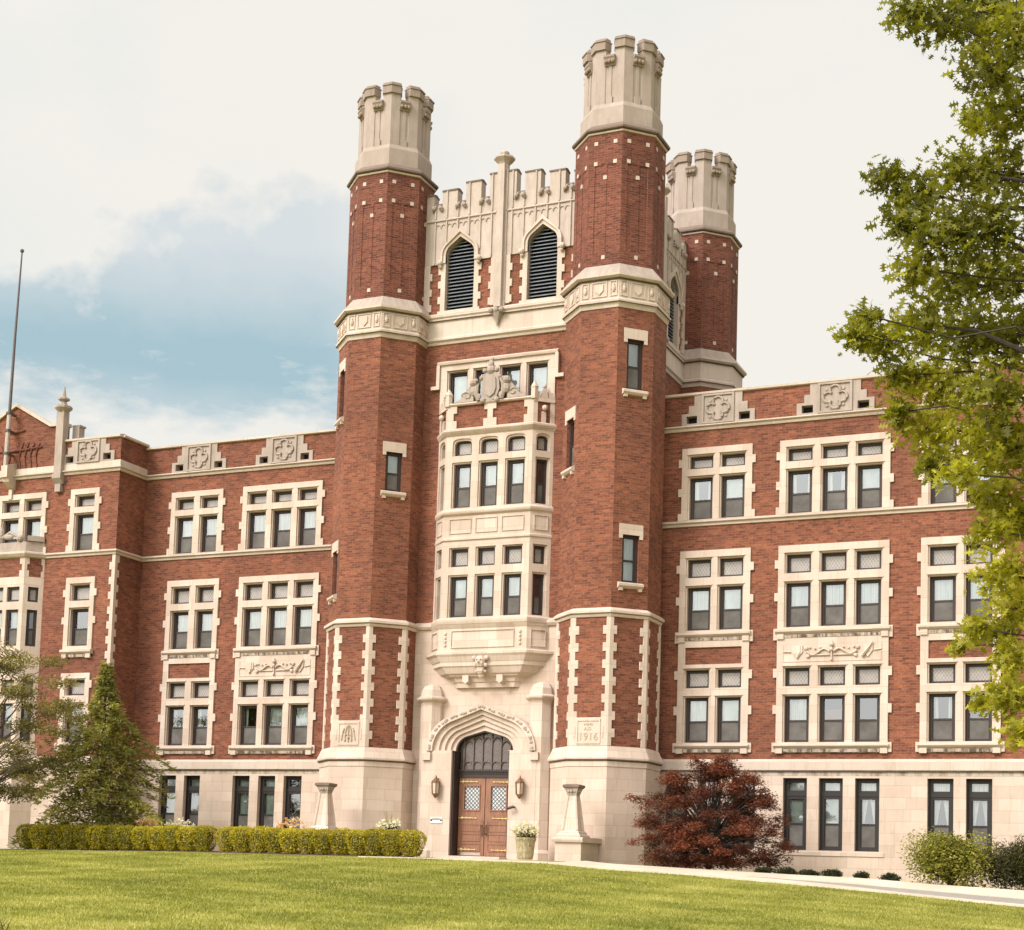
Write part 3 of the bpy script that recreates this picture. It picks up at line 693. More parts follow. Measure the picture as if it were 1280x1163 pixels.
for sg in (1, -1):
    q.ball(PV.p(sg * .95, .5, 11.95), .14); q.ball(PV.p(sg * .45, .55, 12.02), .16, (1.6, .6, .7)); q.tube([PV.p(sg * .9, .5, 12.0), PV.p(sg * .5, .52, 12.18), PV.p(sg * .1, .52, 12.0)], [.05, .09, .06], 6)
    q.box(PV.sub(sg * 1.5, .25, sg * 46), -.3, .3, -.1, .08, 11.85, 12.05)
q.ball(PV.p(0, .52, 12.2), .2, (.8, .5, 1.4)); q.build('bay_carving', 'limestone_weathered', bay)

# ---- octagonal turrets
TX, TY, TA, TU = 4.273, -1.2, 1.516, 1.368
def face_frame(cx, cy, ap, deg): return Frame(cx + ap * math.sin(R(deg)), cy - ap * math.cos(R(deg)), deg)
def corner(m, cx, cy, ap_o, ap_i, k, hl, z0, z1, tops=None):
    """stone wrapping one corner (k-th) of an octagon"""
    a = R(22.5 + 45 * k); co = math.cos(R(22.5))
    vo = Vector((cx + ap_o / co * math.sin(a), cy - ap_o / co * math.cos(a))); vi = Vector((cx + ap_i / co * math.sin(a), cy - ap_i / co * math.cos(a)))
    a1, a2 = a - R(22.5), a + R(22.5)
    t1 = Vector((-math.cos(a1), -math.sin(a1))); t2 = Vector((math.cos(a2), math.sin(a2)))
    pl = [vo + t1 * hl, vo, vo + t2 * hl, vi + t2 * hl, vi, vi + t1 * hl]
    pl = [pl[0], pl[1], pl[2], pl[3], pl[4], pl[5]]
    m.loft([[(q.x, q.y, z) for q in pl] for z in (z0, z1)])
def slit(parent_unused, fr, zb, zt, w=.58, style='none', clock=False):
    m = MB(); m.box(fr, -w / 2 - .12, w / 2 + .12, -.01, .03, zt + .0, zt + .34); m.box(fr, -w / 2 - .12, -w / 2 , -.01, .028, zt - .12, zt); m.box(fr, w / 2, w / 2 + .12, -.01, .028, zt - .12, zt)
    m.profile(fr, -w / 2 - .14, w / 2 + .14, [(0, zb - .20), (.07, zb - .18), (.13, zb - .12), (.13, zb - .05), (.02, zb), (0, zb)])
    m.box(fr, -w / 2 - .10, -w / 2 + .02, 0, .09, zb - .27, zb - .18); m.box(fr, w / 2 - .02, w / 2 + .10, 0, .09, zb - .27, zb - .18)
    win = m.build('window', 'limestone_trim', bld)
    SCREEN[0] = style != 'white'; sash(win, fr, -w / 2, w / 2, [(zb, zt, 'sash')], -.14, style); SCREEN[0] = True
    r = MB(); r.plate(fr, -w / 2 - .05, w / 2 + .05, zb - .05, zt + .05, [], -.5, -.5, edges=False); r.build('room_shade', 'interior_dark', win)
def turret(cx, cy, wins, carved=True, ground=True, text=None):
    zlo = Z3 if ground else 12.0
    m = MB()
    for k in range(8):
        deg = 45 * k; fr = face_frame(cx, cy, TA, deg); h = TA * .41421
        hs = [(-.29, .29, a, b) for dg, a, b, s in wins if dg % 360 == deg]
        m.plate(fr, -h, h, zlo, 17.9, hs, 0, -.3, edges=False)
    tr = m.build('turret', 'brick', bld)
    for dg, a, b, s in wins: slit(tr, face_frame(cx, cy, TA, dg), a, b, .58, s)
    # upper shaft with shallow sunk panels
    m = MB(); m.octa(cx, cy, [(TU - .022, 19.0), (TU - .022, 23.7)])
    m.octa(cx, cy, [(TU, 22.62), (TU, 23.66)]); m.octa(cx, cy, [(TU, 19.2), (TU, 19.72)])
    for k in range(8):
        corner(m, cx, cy, TU - .001, TU - .08, k, .21, 19.72, 22.62)
        fr = face_frame(cx, cy, TU, 45 * k); m.box(fr, -.055, .055, -.08, -.004, 19.72, 22.62)
    up = m.build('upper_shaft', 'brick_shaft', tr)
    m = MB()
    for k in range(8):
        fr = face_frame(cx, cy, TU, 45 * k)
        for u in (-.33, .33):
            for z in (23.30, 22.63): m.box(fr, u - .062, u + .062, -.02, .012, z, z + .125)
        for z in (22.14, 19.5): m.box(fr, -.06, .06, -.08, .012, z, z + .125)
    m.build('stone_studs', 'limestone_band', tr)
    # band round the turret
    m = MB()
    m.octa(cx, cy, [(TA - .1, 17.80), (TA + .03, 17.81), (TA + .06, 17.93), (TA + .12, 17.98), (TA + .12, 18.05), (TA + .07, 18.10), (TA + .07, 18.70), (TA + .13, 18.73), (TA + .22, 18.79), (TA + .22, 18.86)], cap1=True)
    m.build('carved_band', 'limestone_band', tr)
    m = MB(); m.octa(cx, cy, [(TA + .218, 18.862), (TA + .19, 18.89), (TU + .03, 19.28), (TU - .02, 19.285)]); m.build('band_weathering', 'limestone_weathered', tr)
    if carved:
        m = MB()
        for k in range(8):
            fr = face_frame(cx, cy, TA + .07, 45 * k)
            for a, b in ((-.60, -.36), (-.26, .26), (.36, .60)):
                for q in ((a, b, 18.16, 18.185), (a, b, 18.625, 18.65), (a, a + .025, 18.185, 18.625), (b - .025, b, 18.185, 18.625)): m.box(fr, q[0], q[1], 0, .028, q[2], q[3])
            m.prism(fr, [(-.13, 18.56), (-.13, 18.36), (0, 18.23), (.13, 18.36), (.13, 18.56), (0, 18.53)], 0, .035)
            for u in (-.48, .48): m.ball(fr.p(u, .0, 18.40), .07, (1, 1, 1.7)); m.ball(fr.p(u, .0, 18.52), .045)
        m.build('band_carving', 'limestone_trim', tr)
    # stone crown with battlements
    m = MB()
    m.octa(cx, cy, [(TU, 23.66), (TU + .04, 23.665), (TU + .06, 23.72), (TU + .10, 23.74)], cap1=False)
    m.build('crown_moulding', 'limestone_trim', tr)
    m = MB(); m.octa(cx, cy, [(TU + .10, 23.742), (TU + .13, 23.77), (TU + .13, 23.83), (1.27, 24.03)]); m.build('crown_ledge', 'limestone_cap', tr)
    m = MB(); CA = 1.17
    m.octa(cx, cy, [(1.255, 24.0), (1.255, 24.60), (CA + .02, 24.76), (CA - .025, 24.765), (CA - .025, 26.36)], cap0=False)
    for k in range(8):
        corner(m, cx, cy, CA, CA - .2, k, .325, 24.70, 26.72)
        fr = face_frame(cx, cy, CA, 45 * k)
        m.box(fr, -.055, .055, -.06, .0, 24.95, 26.1); m.box(fr, -.10, .10, -.06, .03, 24.72, 24.98)
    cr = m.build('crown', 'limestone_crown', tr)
    m = MB()
    for k in range(8):
        corner(m, cx, cy, CA + .07, CA - .20, k, .350, 26.60, 26.86); corner(m, cx, cy, CA + .10, CA - .22, k, .362, 26.862, 26.90); corner(m, cx, cy, CA + .02, CA - .18, k, .34, 26.902, 26.99)
        fr = face_frame(cx, cy, CA, 45 * k)
        m.profile(fr, -.19, .19, [(-.06, 26.0), (.03, 26.03), (.12, 26.24), (.15, 26.28), (.15, 26.34), (-.2, 26.40)])
        for u in (-.12, 0, .12): m.ball(fr.p(u, .10, 26.14), .07)
    m.build('crown_cap', 'limestone_cap_light', tr)
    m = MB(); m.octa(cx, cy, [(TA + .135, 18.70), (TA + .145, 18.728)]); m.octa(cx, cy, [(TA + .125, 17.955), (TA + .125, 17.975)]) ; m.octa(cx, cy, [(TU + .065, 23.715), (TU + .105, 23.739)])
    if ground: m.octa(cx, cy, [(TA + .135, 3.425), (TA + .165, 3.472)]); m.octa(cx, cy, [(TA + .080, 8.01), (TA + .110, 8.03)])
    m.build('shade_line', 'ledge_shade', tr)  # dark rings painted in as shade under the turret mouldings
    if ground:
        m = MB()
        m.octa(cx, cy, [(TA + .09, -1.0), (TA + .09, 3.24)], False, False)
        m.build('plinth', 'limestone_ashlar', tr)
        m = MB(); m.octa(cx, cy, [(TA + .088, 3.24), (TA + .11, 3.26), (TA + .11, 3.42), (TA + .13, 3.44), (TA + .19, 3.49), (TA + .19, 3.54), (TA + .035, 3.89), (TA - .02, 3.895)], False, True); m.build('plinth_cap', 'limestone_trim', tr)
        m = MB(); m.octa(cx, cy, [(TA - .02, 7.92), (TA + .04, 7.93), (TA + .07, 8.0), (TA + .13, 8.05), (TA + .13, 8.12), (TA + .0, 8.22), (TA - .02, 8.22)]); m.build('string_course', 'limestone_trim', tr)
        for k in range(8):
            m = MB()
            for j in range(15):
                z = 3.90 + j * .268; corner(m, cx, cy, TA + .032, TA - .04, k, .235 if j % 2 else .125, z, z + .268)
            m.build('quoins', 'limestone_trim', tr)
        # carved tablet between two quoins on the front face
        fr = face_frame(cx, cy, TA, 0); m = MB()
        m.box(fr, -.52, .52, -.02, .036, 3.90, 4.78); m.box(fr, -.40, .40, .036, .06, 4.67, 4.74); m.box(fr, -.40, .40, .036, .06, 3.96, 4.02)
        m.box(fr, -.40, -.35, .036, .058, 4.02, 4.67); m.box(fr, .35, .40, .036, .058, 4.02, 4.67); m.box(fr, -.49, -.44, .036, .05, 4.15, 4.5); m.box(fr, .44, .49, .036, .05, 4.15, 4.5)
        tb = m.build('date_tablet', 'limestone_trim', bld)
        if text:
            for s, z, sz in text: letters(s, fr, 0, z, sz, tb, .042)
        else:
            m = MB()
            for sg in (1, -1):
                m.tube([fr.p(sg * .26, .05, 4.12), fr.p(sg * .22, .05, 4.35), fr.p(sg * .17, .05, 4.52)], .022, 5); m.tube([fr.p(sg * .13, .05, 4.08), fr.p(sg * .12, .05, 4.35), fr.p(sg * .06, .05, 4.58)], .024, 5)
                m.ball(fr.p(sg * .2, .05, 4.42), .035); m.ball(fr.p(sg * .09, .05, 4.3), .035); m.ball(fr.p(sg * .12, .05, 4.12), .035)
            m.tube([fr.p(0, .05, 4.06), fr.p(0, .05, 4.62)], .026, 5); m.ball(fr.p(0, .05, 4.6), .04); m.ball(fr.p(0, .05, 4.2), .05)
            m.build('carved_monogram', 'carved_shade', tb)
    return tr
def letters(txt, fr, u, z, size, parent, d, mat='carved_shade', ext=.006, name='lettering', bold=0.0):
    cu = bpy.data.curves.new('t', 'FONT'); cu.body = txt; cu.size = size; cu.align_x = 'CENTER'; cu.extrude = ext; cu.offset = bold; cu.resolution_u = 2
    ob = bpy.data.objects.new('t', cu); COL.objects.link(ob); dg = bpy.context.evaluated_depsgraph_get()
    me0 = bpy.data.meshes.new_from_object(ob.evaluated_get(dg)); m = MB()
    vv = [v.co.copy() for v in me0.vertices]
    m.v = [fr.p(u + v.x, d + v.z, z + v.y) for v in vv]; m.f = [tuple(p.vertices) for p in me0.polygons]
    bpy.data.objects.remove(ob); bpy.data.curves.remove(cu); bpy.data.meshes.remove(me0)
    return m.build(name, mat, parent)
turret(TX, TY, [(45, 15.21, 16.83, 'plain'), (45, 9.04, 10.55, 'white'), (315, 12.85, 14.46, 'none')], text=[('ANNO', 4.53, .10), ('A.D.', 4.38, .15), ('1916', 4.07, .33)])
turret(-TX, TY, [(45, 12.56, 13.90, 'plain'), (315, 15.24, 16.95, 'none'), (315, 9.11, 10.62, 'none')])
turret(TX, 7.385, [], carved=False, ground=False)
# the round clock standing in a window of the left turret
fr = face_frame(-TX, TY, TA, 45)

# ---- the tower's walls
FT = Frame(0, -1.1, 0); SR = Frame(4.17, 3.09, 90); SL = Frame(-4.17, 3.09, -90); BK = Frame(0, 7.28, 180)
LOUV = [(-1.54, .545), (1.54, .545)]
def belfry(fr, hu):
    """upper stage: two louvred openings, panelled stone and stepped battlements"""
    parts = []
    brick_holes = [(c - h - .02, c + h + .02, 19.05, 21.7) for c, h in LOUV]
    # thin stone overlay: jambs, piers
    m = MB()
    for c, h in LOUV:
        m.box(fr, c - h - .17, c - h, -.3, .06, 19.05, 20.73); m.box(fr, c + h, c + h + .17, -.3, .06, 19.05, 20.73)
        for sg in (1, -1):
            e = c + sg * (h + .17)
            for z in (19.45, 20.0, 20.48):
                a, b = sorted((e, e + sg * .10)); m.box(fr, a, b, -.01, .06, z - .12, z + .13)
        m.box(fr, c - h - .25, c + h + .25, -.02, .09, 18.88, 19.05)
    for u0, u1, sg in ((-.36, -.2, -1), (.2, .36, 1), (-2.9, -2.68, 1), (2.68, 2.9, -1)):
        m.box(fr, u0, u1, -.01, .06, 19.05, 20.73)
        e = u0 if sg < 0 else u1
        for z in (19.2, 19.75, 20.3): a, b = sorted((e, e + sg * .08)); m.box(fr, a, b, -.01, .06, z - .12, z + .13)
    m.box(fr, -2.68, 2.68, -.01, .055, 18.99, 19.12) if False else None
    jm = m.build('belfry_jambs', 'limestone_band', bld)
    # panelled stone field above
    m = MB(); zs = 20.73
    arcs = [arch(h, 21.02, 21.62, .72, 9, c) for c, h in LOUV]
    edges = [-hu, LOUV[0][0] - .545, LOUV[0][0] + .545, LOUV[1][0] - .545, LOUV[1][0] + .545, hu]
    for i in (0, 2, 4): m.box(fr, edges[i], edges[i + 1], -.3, .05, zs, 22.28)
    for (c, h), ac in zip(LOUV, arcs):
        m.spandrel(fr, ac, 22.28, .05, -.3)
        m.box(fr, c - h - .17, c - h, -.3, .05, 20.73, 20.735)
    steps = [(-2.9, -2.62, 23.22, 22.85), (-2.30, -1.72, 23.32, 22.88), (-1.40, -.82, 23.50, 22.93), (-.50, .50, 23.66, 23.0), (.82, 1.40, 23.52, 22.93), (1.72, 2.30, 23.40, 22.9), (2.62, 2.9, 23.28, 22.85)]
    m.box(fr, -hu, hu, -.3, .05, 22.28, 22.85)
    for a, b, zt, zc in steps: m.box(fr, a, b, -.3, .05, 22.85, zt)
    bt = m.build('battlement', 'limestone_parapet', bld)
    m = MB()
    for a, b, zt, zc in steps: m.profile(fr, a - .01, b + .01, [(-.34, zt), (.08, zt), (.08, zt + .05), (-.12, zt + .11), (-.34, zt + .05)])
    for i in range(len(steps) - 1): m.box(fr, steps[i][1], steps[i + 1][0], -.32, .07, 22.85, 22.90)
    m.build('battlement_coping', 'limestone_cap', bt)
    m = MB()
    m.profile(fr, -hu, -.17, [(.05, 22.25), (.10, 22.27), (.10, 22.31), (.05, 22.35)]); m.profile(fr, .17, hu, [(.05, 22.25), (.10, 22.27), (.10, 22.31), (.05, 22.35)])
    us = [s * (.38 + .43 * k) for k in range(6) for s in (-1, 1)]
    for u in us:
        z0 = zs
        for (c, h), in zip(LOUV):
            oz = arc_z(arch(h + .19, 21.02, 21.94, .66, 9, c), u)
            if oz: z0 = max(z0, oz)
        for a, b, zt, zc in steps:
            if a + .02 < u < b - .02: break
        else: zt = 22.85
        m.box(fr, u - .022, u + .022, .05, .095, z0, 22.25); m.box(fr, u - .022, u + .022, .05, .095, 22.35, zt)
    su = sorted(us + [-.17, .17])
    for a, b in zip(su, su[1:]):
        if abs(a + b) < .01: continue
        c0, w_ = (a + b) / 2, (b - a) / 2 - .02
        if w_ < .1: continue
        for s0 in (-.5, .5):
            cx = c0 + s0 * w_; pts = [fr.p(cx + w_ * .48 * math.cos(t), .065, 22.02 + w_ * .62 * math.sin(t)) for t in [math.pi * i / 6 for i in range(7)]]; m.tube(pts, .018, 4)
    m.build('blind_tracery', 'limestone_parapet', bt)
    m = MB()
    for i in range(len(steps) - 1):
        u = (steps[i][1] + steps[i + 1][0]) / 2
        if abs(u) < .1: continue
        for s0 in (-.13, .13):
            m.ball(fr.p(u + s0, .12, 22.73), .085); m.ball(fr.p(u + s0 * 1.3, .10, 22.66), .05); m.ball(fr.p(u + s0 * .6, .10, 22.80), .05)
    m.build('carved_bosses', 'limestone_weathered', bt)
    # hood moulds over the openings
    for (c, h), ac in zip(LOUV, arcs):
        m = MB(); o1 = arch(h + .10, 21.02, 21.77, .72, 9, c); m.band(fr, ac, o1, .10, -.02); [m.box(fr, *sorted((c + sg * h, c + sg * (h + .1))), -.02, .10, 20.74, 21.02) for sg in (1, -1)]; [m.box(fr, *sorted((c + sg * (h + .1), c + sg * (h + .17))), 0, .16, 20.74, 21.02) for sg in (1, -1)]; o2 = arch(h + .17, 21.02, 21.92, .66, 9, c); m.band(fr, o1, o2, .16, .0)
        for sg in (1, -1): m.ball(fr.p(c + sg * (h + .20), .14, 20.74), .11); m.ball(fr.p(c + sg * (h + .18), .12, 20.62), .07)
        m.build('hood_mould', 'limestone_band', bt)
        m = MB(); z = 19.08
        while z < 21.55:
            w_ = h if z < 20.98 else None
            if w_ is None:
                zt = z + .05; w_ = 0
                for (a, za), (b, zb) in zip(ac, ac[1:]):
                    if za <= zt <= zb and zb > za: w_ = c - (a + (b - a) * (zt - za) / (zb - za)); break
            if w_ > .04: m.profile(fr, c - w_, c + w_, [(-.28, z + .10), (-.10, z), (-.10, z + .028), (-.28, z + .128)])
            z += .125
        lw = m.build('louvre_window', 'louvre_slate', bld)
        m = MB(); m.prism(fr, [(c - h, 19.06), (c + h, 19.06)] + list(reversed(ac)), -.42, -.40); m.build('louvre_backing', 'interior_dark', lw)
    # centre pier and finial
    m = MB(); m.box(fr, -.20, .20, -.3, .10, 18.90, 23.75); m.box(fr, -.12, .12, .10, .24, 18.90, 23.9); x, y, _ = fr.p(0, .0, 0)
    m.octa(x, y, [(.17, 23.68), (.17, 23.92), (.22, 24.0), (.34, 24.12), (.34, 24.18), (.2, 24.22), (.12, 24.27), (.15, 24.33), (.15, 24.38), (.06, 24.44)])
    m.build('centre_pier', 'limestone_parapet', bld)
    m = MB()
    for s0 in (-.2, 0, .2): m.ball(fr.p(s0, .30, 18.76), .10)
    m.lathe(*fr.p(0, .17, 0)[:2], [(.02, 18.25), (.08, 18.45), (.16, 18.62), (.2, 18.7)], 7); m.build('carved_corbel', 'limestone_weathered', bld)
    # brick behind
    m = MB(); m.plate(fr, -hu, hu, 18.85, 22.0, brick_holes, 0, -.3, edges=False); m.build('wall', 'brick', bld)
    m = MB(); m.profile(fr, -hu, hu, [(0, 17.86), (.05, 17.87), (.07, 17.95), (.14, 18.0), (.14, 18.07), (.09, 18.12), (.09, 18.66), (.15, 18.70), (.15, 18.75), (.20, 18.80), (.20, 18.86), (.03, 18.985), (0, 18.985)]); m.build('tower_band', 'limestone_band', bld); m = MB(); m.box(fr, -hu, hu, .0, .145, 18.672, 18.70); m.box(fr, -hu, hu, 0, .195, 18.862, 18.872); m.build('shade_line', 'ledge_shade', bld)  # thin dark boxes imitate shadow along the band's ledges
    m = MB(); m.box(fr, -hu, hu, -.32, -.301, 22.0, 22.84); m.build('battlement_back', 'limestone_weathered', bt)
belfry(FT, 2.9); belfry(SR, 3.0)
m = MB()   # plain walls below the belfry, and the two hidden sides
m.plate(FT, -2.95, 2.95, 8.1, 17.9, [(-1.86, 1.86, 15.62, 16.90), (-1.9, 1.9, 8.3, 14.5)], 0, -.25, edges=False)
m.build('wall', 'brick', bld)
for fr, z0 in ((SR, 10), (SL, 3), (BK, 0)):
    m = MB(); m.plate(fr, -3.6, 3.6, z0, 17.9 if fr is SR else 23.0, [], 0, 0, edges=False); m.build('wall', 'brick', bld)
m = MB(); m.box(W0, -4.1, 4.1, -7.2, .95, 22.0, 22.1); m.build('tower_roof', 'roof_gravel', bld)
# roofs, rear and end walls of the wings
m = MB(); m.box(W0, 4.1, 24, -12, -.35, 14.9, 15.0); m.box(W0, -25.3, -4.1, -12, -.35, 14.9, 15.0); m.box(W0, -25.3, -15.6, -.3, 1.3, 14.9, 15.0); m.build('roof', 'roof_gravel', bld)
m = MB(); m.box(W0, 23.7, 24, -12, -.01, -1.2, 15.5); m.box(W0, -25.38, 24, -12.3, -12, -1.2, 15.5); m.build('rear_wall', 'brick', bld)

# ---- upper window strip in its label-moulded surround
def label_mould(p):
    fr = FT
    p.profile(fr, -2.24, 2.24, [(.06, 17.10), (.13, 17.12), (.15, 17.2), (.06, 17.26)])
    for sg in (1, -1):
        a, b = sorted((sg * 2.14, sg * 2.26)); p.box(fr, a, b, .0, .13, 16.40, 17.12); a, b = sorted((sg * 2.14, sg * 2.46)); p.box(fr, a, b, .0, .13, 16.28, 16.40)
uc4 = [(-1.83, -1.13), (-.84, -.14), (.14, .84), (1.13, 1.83)]
stone_window(FT, uc4, 15.6, 17.12, [(15.65, 16.86, 'clear')], [], m=.30, styles=['plain', 'none', 'plain', 'plain'], extra=label_mould)

# ---- two-storey oriel over the door
OD, OH, OS = .50, 1.58, .55
def oring(g, z, h=None): h = OH if h is None else h; return [FT.p(-h - OS - g * .6, 0, z), FT.p(-h - g * .4, OD + g, z), FT.p(h + g * .4, OD + g, z), FT.p(h + OS + g * .6, 0, z)]
m = MB()
m.loft([oring(.0, 10.10 + .55), oring(.0, 10.86), oring(.05, 10.90), oring(.05, 10.96), oring(0, 11.0), oring(0, 11.72), oring(.08, 11.78), oring(.10, 11.84), oring(.10, 11.88), oring(.02, 11.95)])
ori = m.build('oriel_window', 'limestone_trim', bld)
m = MB(); m.loft([oring(0, 14.38), oring(0, 14.45), oring(.10, 14.55), oring(.14, 14.60), oring(.14, 14.66), oring(.02, 14.72)]) ; m.build('oriel_cornice', 'limestone_trim', ori)
OF = [(FT.sub(0, OD), OH, [(-1.30, -.66), (-.32, .32), (.66, 1.30)]), (FT.sub(OH + OS / 2, OD / 2, math.degrees(math.atan2(OD, OS))), .371, [(-.20, .20)]), (FT.sub(-OH - OS / 2, OD / 2, -math.degrees(math.atan2(OD, OS))), .371, [(-.20, .20)])]
for i, (fr, hw_, cl) in enumerate(OF):
    g = .05
    for z0, z1, rows in ((8.26, 10.65, [(8.30, 9.68, 'sash'), (10.00, 10.62, 'lead')]), (11.95, 14.38, [(12.0, 13.51, 'sash'), (13.78, 14.34, 'lead')])):
        h1 = [(a - g, b + g, r[0] - .0, min(r[1] + g, z1)) for a, b in cl for r in rows]; h2 = [(a, b, r[0], r[1]) for a, b in cl for r in rows]
        q = MB(); q.plate(fr, -hw_, hw_, z0, z1, h1, 0, -.05, edges=False); q.plate(fr, -hw_ - .0, hw_, z0, z1, h2, -.05, -.27, edges=False)
        if z1 > 14:
            for a, b in cl:
                ac = arch((b - a) / 2 + g, 14.20, 14.37, .9, 6, (a + b) / 2); q.spandrel(fr, ac, 14.385, .0, -.06)
                ac = arch((b - a) / 2, 14.16, 14.31, .9, 6, (a + b) / 2); q.spandrel(fr, ac, 14.37, -.052, -.2)
        q.build('mullions', 'limestone_trim', ori)
        for a, b in cl: sash(ori, fr, a, b, rows, -.20, 'none' if i else 'plain')
    q = MB()
    for a, b in ([(-1.36, -.56), (-.40, .40), (.56, 1.36)] if i == 0 else [(-.24, .24)]):   # sunk panels between the storeys
        for w_ in ((a, b, 11.12, 11.14), (a, b, 11.60, 11.62), (a, a + .02, 11.14, 11.60), (b - .02, b, 11.14, 11.60)): q.box(fr, w_[0], w_[1], .0, .03, w_[2], w_[3])
    q.build('sunk_panels', 'limestone_trim', ori)
# parapet of the oriel
m = MB(); m.loft([oring(-.06, 14.72), oring(-.06, 15.52)]); m.build('oriel_parapet', 'brick', ori)
m = MB(); f0, f1, f2 = OF[0][0], OF[1][0], OF[2][0]
for a, b in ((-OH, -1.36), (1.36, OH), (-.10, .10)): m.box(f0, a, b, -.07, .0, 14.72, 15.55)
for a, b, z in ((-1.36, -1.24, 14.73), (-1.36, -1.24, 15.25), (1.24, 1.36, 14.73), (1.24, 1.36, 15.25), (-.24, -.10, 14.73), (.10, .24, 14.73), (-.22, -.1, 15.3), (.1, .22, 15.3)): m.box(f0, a, b, -.07, .0, z, z + .26)
m.profile(f0, -OH, OH, [(-.3, 15.5), (.02, 15.5), (.06, 15.54), (.02, 15.60), (-.3, 15.60)])
for fr in (f1, f2):
    for a, b in ((-.37, -.22), (.22, .37)): m.box(fr, a, b, -.07, .0, 14.72, 15.7)
    m.box(fr, -.07, .07, -.07, .02, 14.72, 15.1); m.box(fr, -.37, .37, -.1, .03, 15.42, 15.56); m.ball(fr.p(0, .08, 15.2), .10)
    m.box(fr, -.37, -.15, -.1, .03, 15.56, 15.75); m.box(fr, .15, .37, -.1, .03, 15.56, 15.75); m.prism(fr, [(-.12, 15.56), (.12, 15.56), (.06, 15.85), (-.06, 15.85)], -.1, .03); m.ball(fr.p(0, -.03, 15.95), .07)
for u in (-OH, OH): x, y, _ = f0.p(u, -.05, 0); m.lathe(x, y, [(.13, 15.5), (.13, 15.85), (.15, 15.9), (.02, 16.12)], 6)
m.build('parapet_stonework', 'limestone_trim', ori)
# corbelled foot
m = MB()
m.loft([oring(.04, 7.16), oring(.04, 7.90), oring(.08, 7.96), oring(.14, 8.06), oring(.16, 8.14), oring(.16, 8.20), oring(.02, 8.27)])
def cring(h, d, z): return [FT.p(-h - d * 1.05, 0, z), FT.p(-h, d, z), FT.p(h, d, z), FT.p(h + d * 1.05, 0, z)]
m.loft([cring(1.02, .14, 5.98), cring(1.04, .16, 6.14), cring(1.06, .20, 6.16), cring(1.10, .24, 6.28), cring(1.22, .34, 6.34), cring(1.24, .36, 6.38), cring(1.34, .42, 6.42), cring(1.44, .50, 6.62), cring(1.50, .54, 6.66), cring(1.50, .54, 6.78), cring(1.54, .56, 6.82), cring(1.60, .62, 6.98), cring(1.66, .66, 7.04), cring(1.66, .66, 7.12), cring(1.62, .58, 7.165)])
for a, b in ((-1.15, 1.15),):
    for w_ in ((a, b, 7.26, 7.29), (a, b, 7.82, 7.85), (a, a + .03, 7.29, 7.82), (b - .03, b, 7.29, 7.82)): m.box(f0, w_[0], w_[1], .03, .075, w_[2], w_[3])
for fr in (f1, f2):
    for w_ in ((-.26, .26, 7.26, 7.28), (-.26, .26, 7.80, 7.82), (-.26, -.24, 7.28, 7.80), (.24, .26, 7.28, 7.80)): m.box(fr, w_[0], w_[1], .03, .07, w_[2], w_[3])
m.build('oriel_corbel', 'limestone_trim', ori)
m = MB()
for sg in (1, -1):
    for k in range(4): m.ball(f0.p(sg * 1.36, .05, 7.36 + .13 * k), .055, (1, .8, 1.2))
    m.prism(FT, [(sg * .62 - .11, 6.36), (sg * .62 - .11, 6.16), (sg * .62, 6.08), (sg * .62 + .11, 6.16), (sg * .62 + .11, 6.36)], .15, .44)
# leafy boss with a head at its middle
m.ball(FT.p(0, .66, 6.78), .19, (1, .7, 1.15)); m.ball(FT.p(0, .60, 6.52), .15, (1, .7, 1.2)); m.ball(FT.p(0, .5, 6.34), .12)
for sg in (1, -1): m.ball(FT.p(sg * .22, .62, 6.90), .09); m.ball(FT.p(sg * .19, .62, 6.66), .08); m.ball(FT.p(sg * .15, .56, 6.46), .06); m.ball(FT.p(sg * .07, .78, 6.84), .035)
m.ball(FT.p(0, .80, 6.76), .045)
m.build('corbel_carving', 'limestone_trim', ori)
# coat of arms on the oriel's parapet
m = MB(); A = FT.sub(0, OD)
sh = [(-.30, 16.45), (-.34, 15.95), (-.24, 15.68), (0, 15.52), (.24, 15.68), (.34, 15.95), (.30, 16.45), (.12, 16.56), (-.12, 16.56)]
m.prism(A, sh, -.12, .06); m.prism(A, [(u * .66, 16.05 + (z - 16.05) * .7) for u, z in sh], .06, .11)
m.ball(A.p(0, .02, 16.62), .17, (1.1, .8, .9)); m.ball(A.p(0, .02, 16.82), .13, (.9, .8, 1.1)); m.ball(A.p(.02, .0, 16.98), .07)
for sg in (1, -1):
    m.ball(A.p(sg * .22, .04, 16.60), .09); m.ball(A.p(sg * .34, .04, 16.36), .08); m.ball(A.p(sg * .42, .05, 15.72), .11, (1, .8, 1.2)); m.ball(A.p(sg * .26, .06, 15.58), .10)
    m.ball(A.p(sg * .58, .02, 15.96), .17, (1, .8, 1.2)); m.ball(A.p(sg * .60, .06, 16.22), .14); m.ball(A.p(sg * .50, .10, 16.28), .07); m.ball(A.p(sg * .70, .08, 16.20), .06)
    m.tube([A.p(sg * .42, .05, 15.6), A.p(sg * .50, .08, 15.8), A.p(sg * .48, .06, 16.1), A.p(sg * .36, .05, 16.3)], [.07, .08, .07, .04], 6)
    w_ = [(sg * .62, 15.60), (sg * 1.34, 15.60), (sg * 1.10, 15.72), (sg * .92, 15.92), (sg * .76, 16.14), (sg * .62, 16.20)]
    m.prism(A, w_ if sg > 0 else w_[::-1], -.12, .04)
    pts = [A.p(sg * (.86 + (.20 - .012 * i) * math.cos(i * .5)), .05, 15.80 + (.16 - .010 * i) * math.sin(i * .5)) for i in range(13)]; m.tube(pts, .028, 5)
m.build('coat_of_arms', 'limestone_weathered', bld)

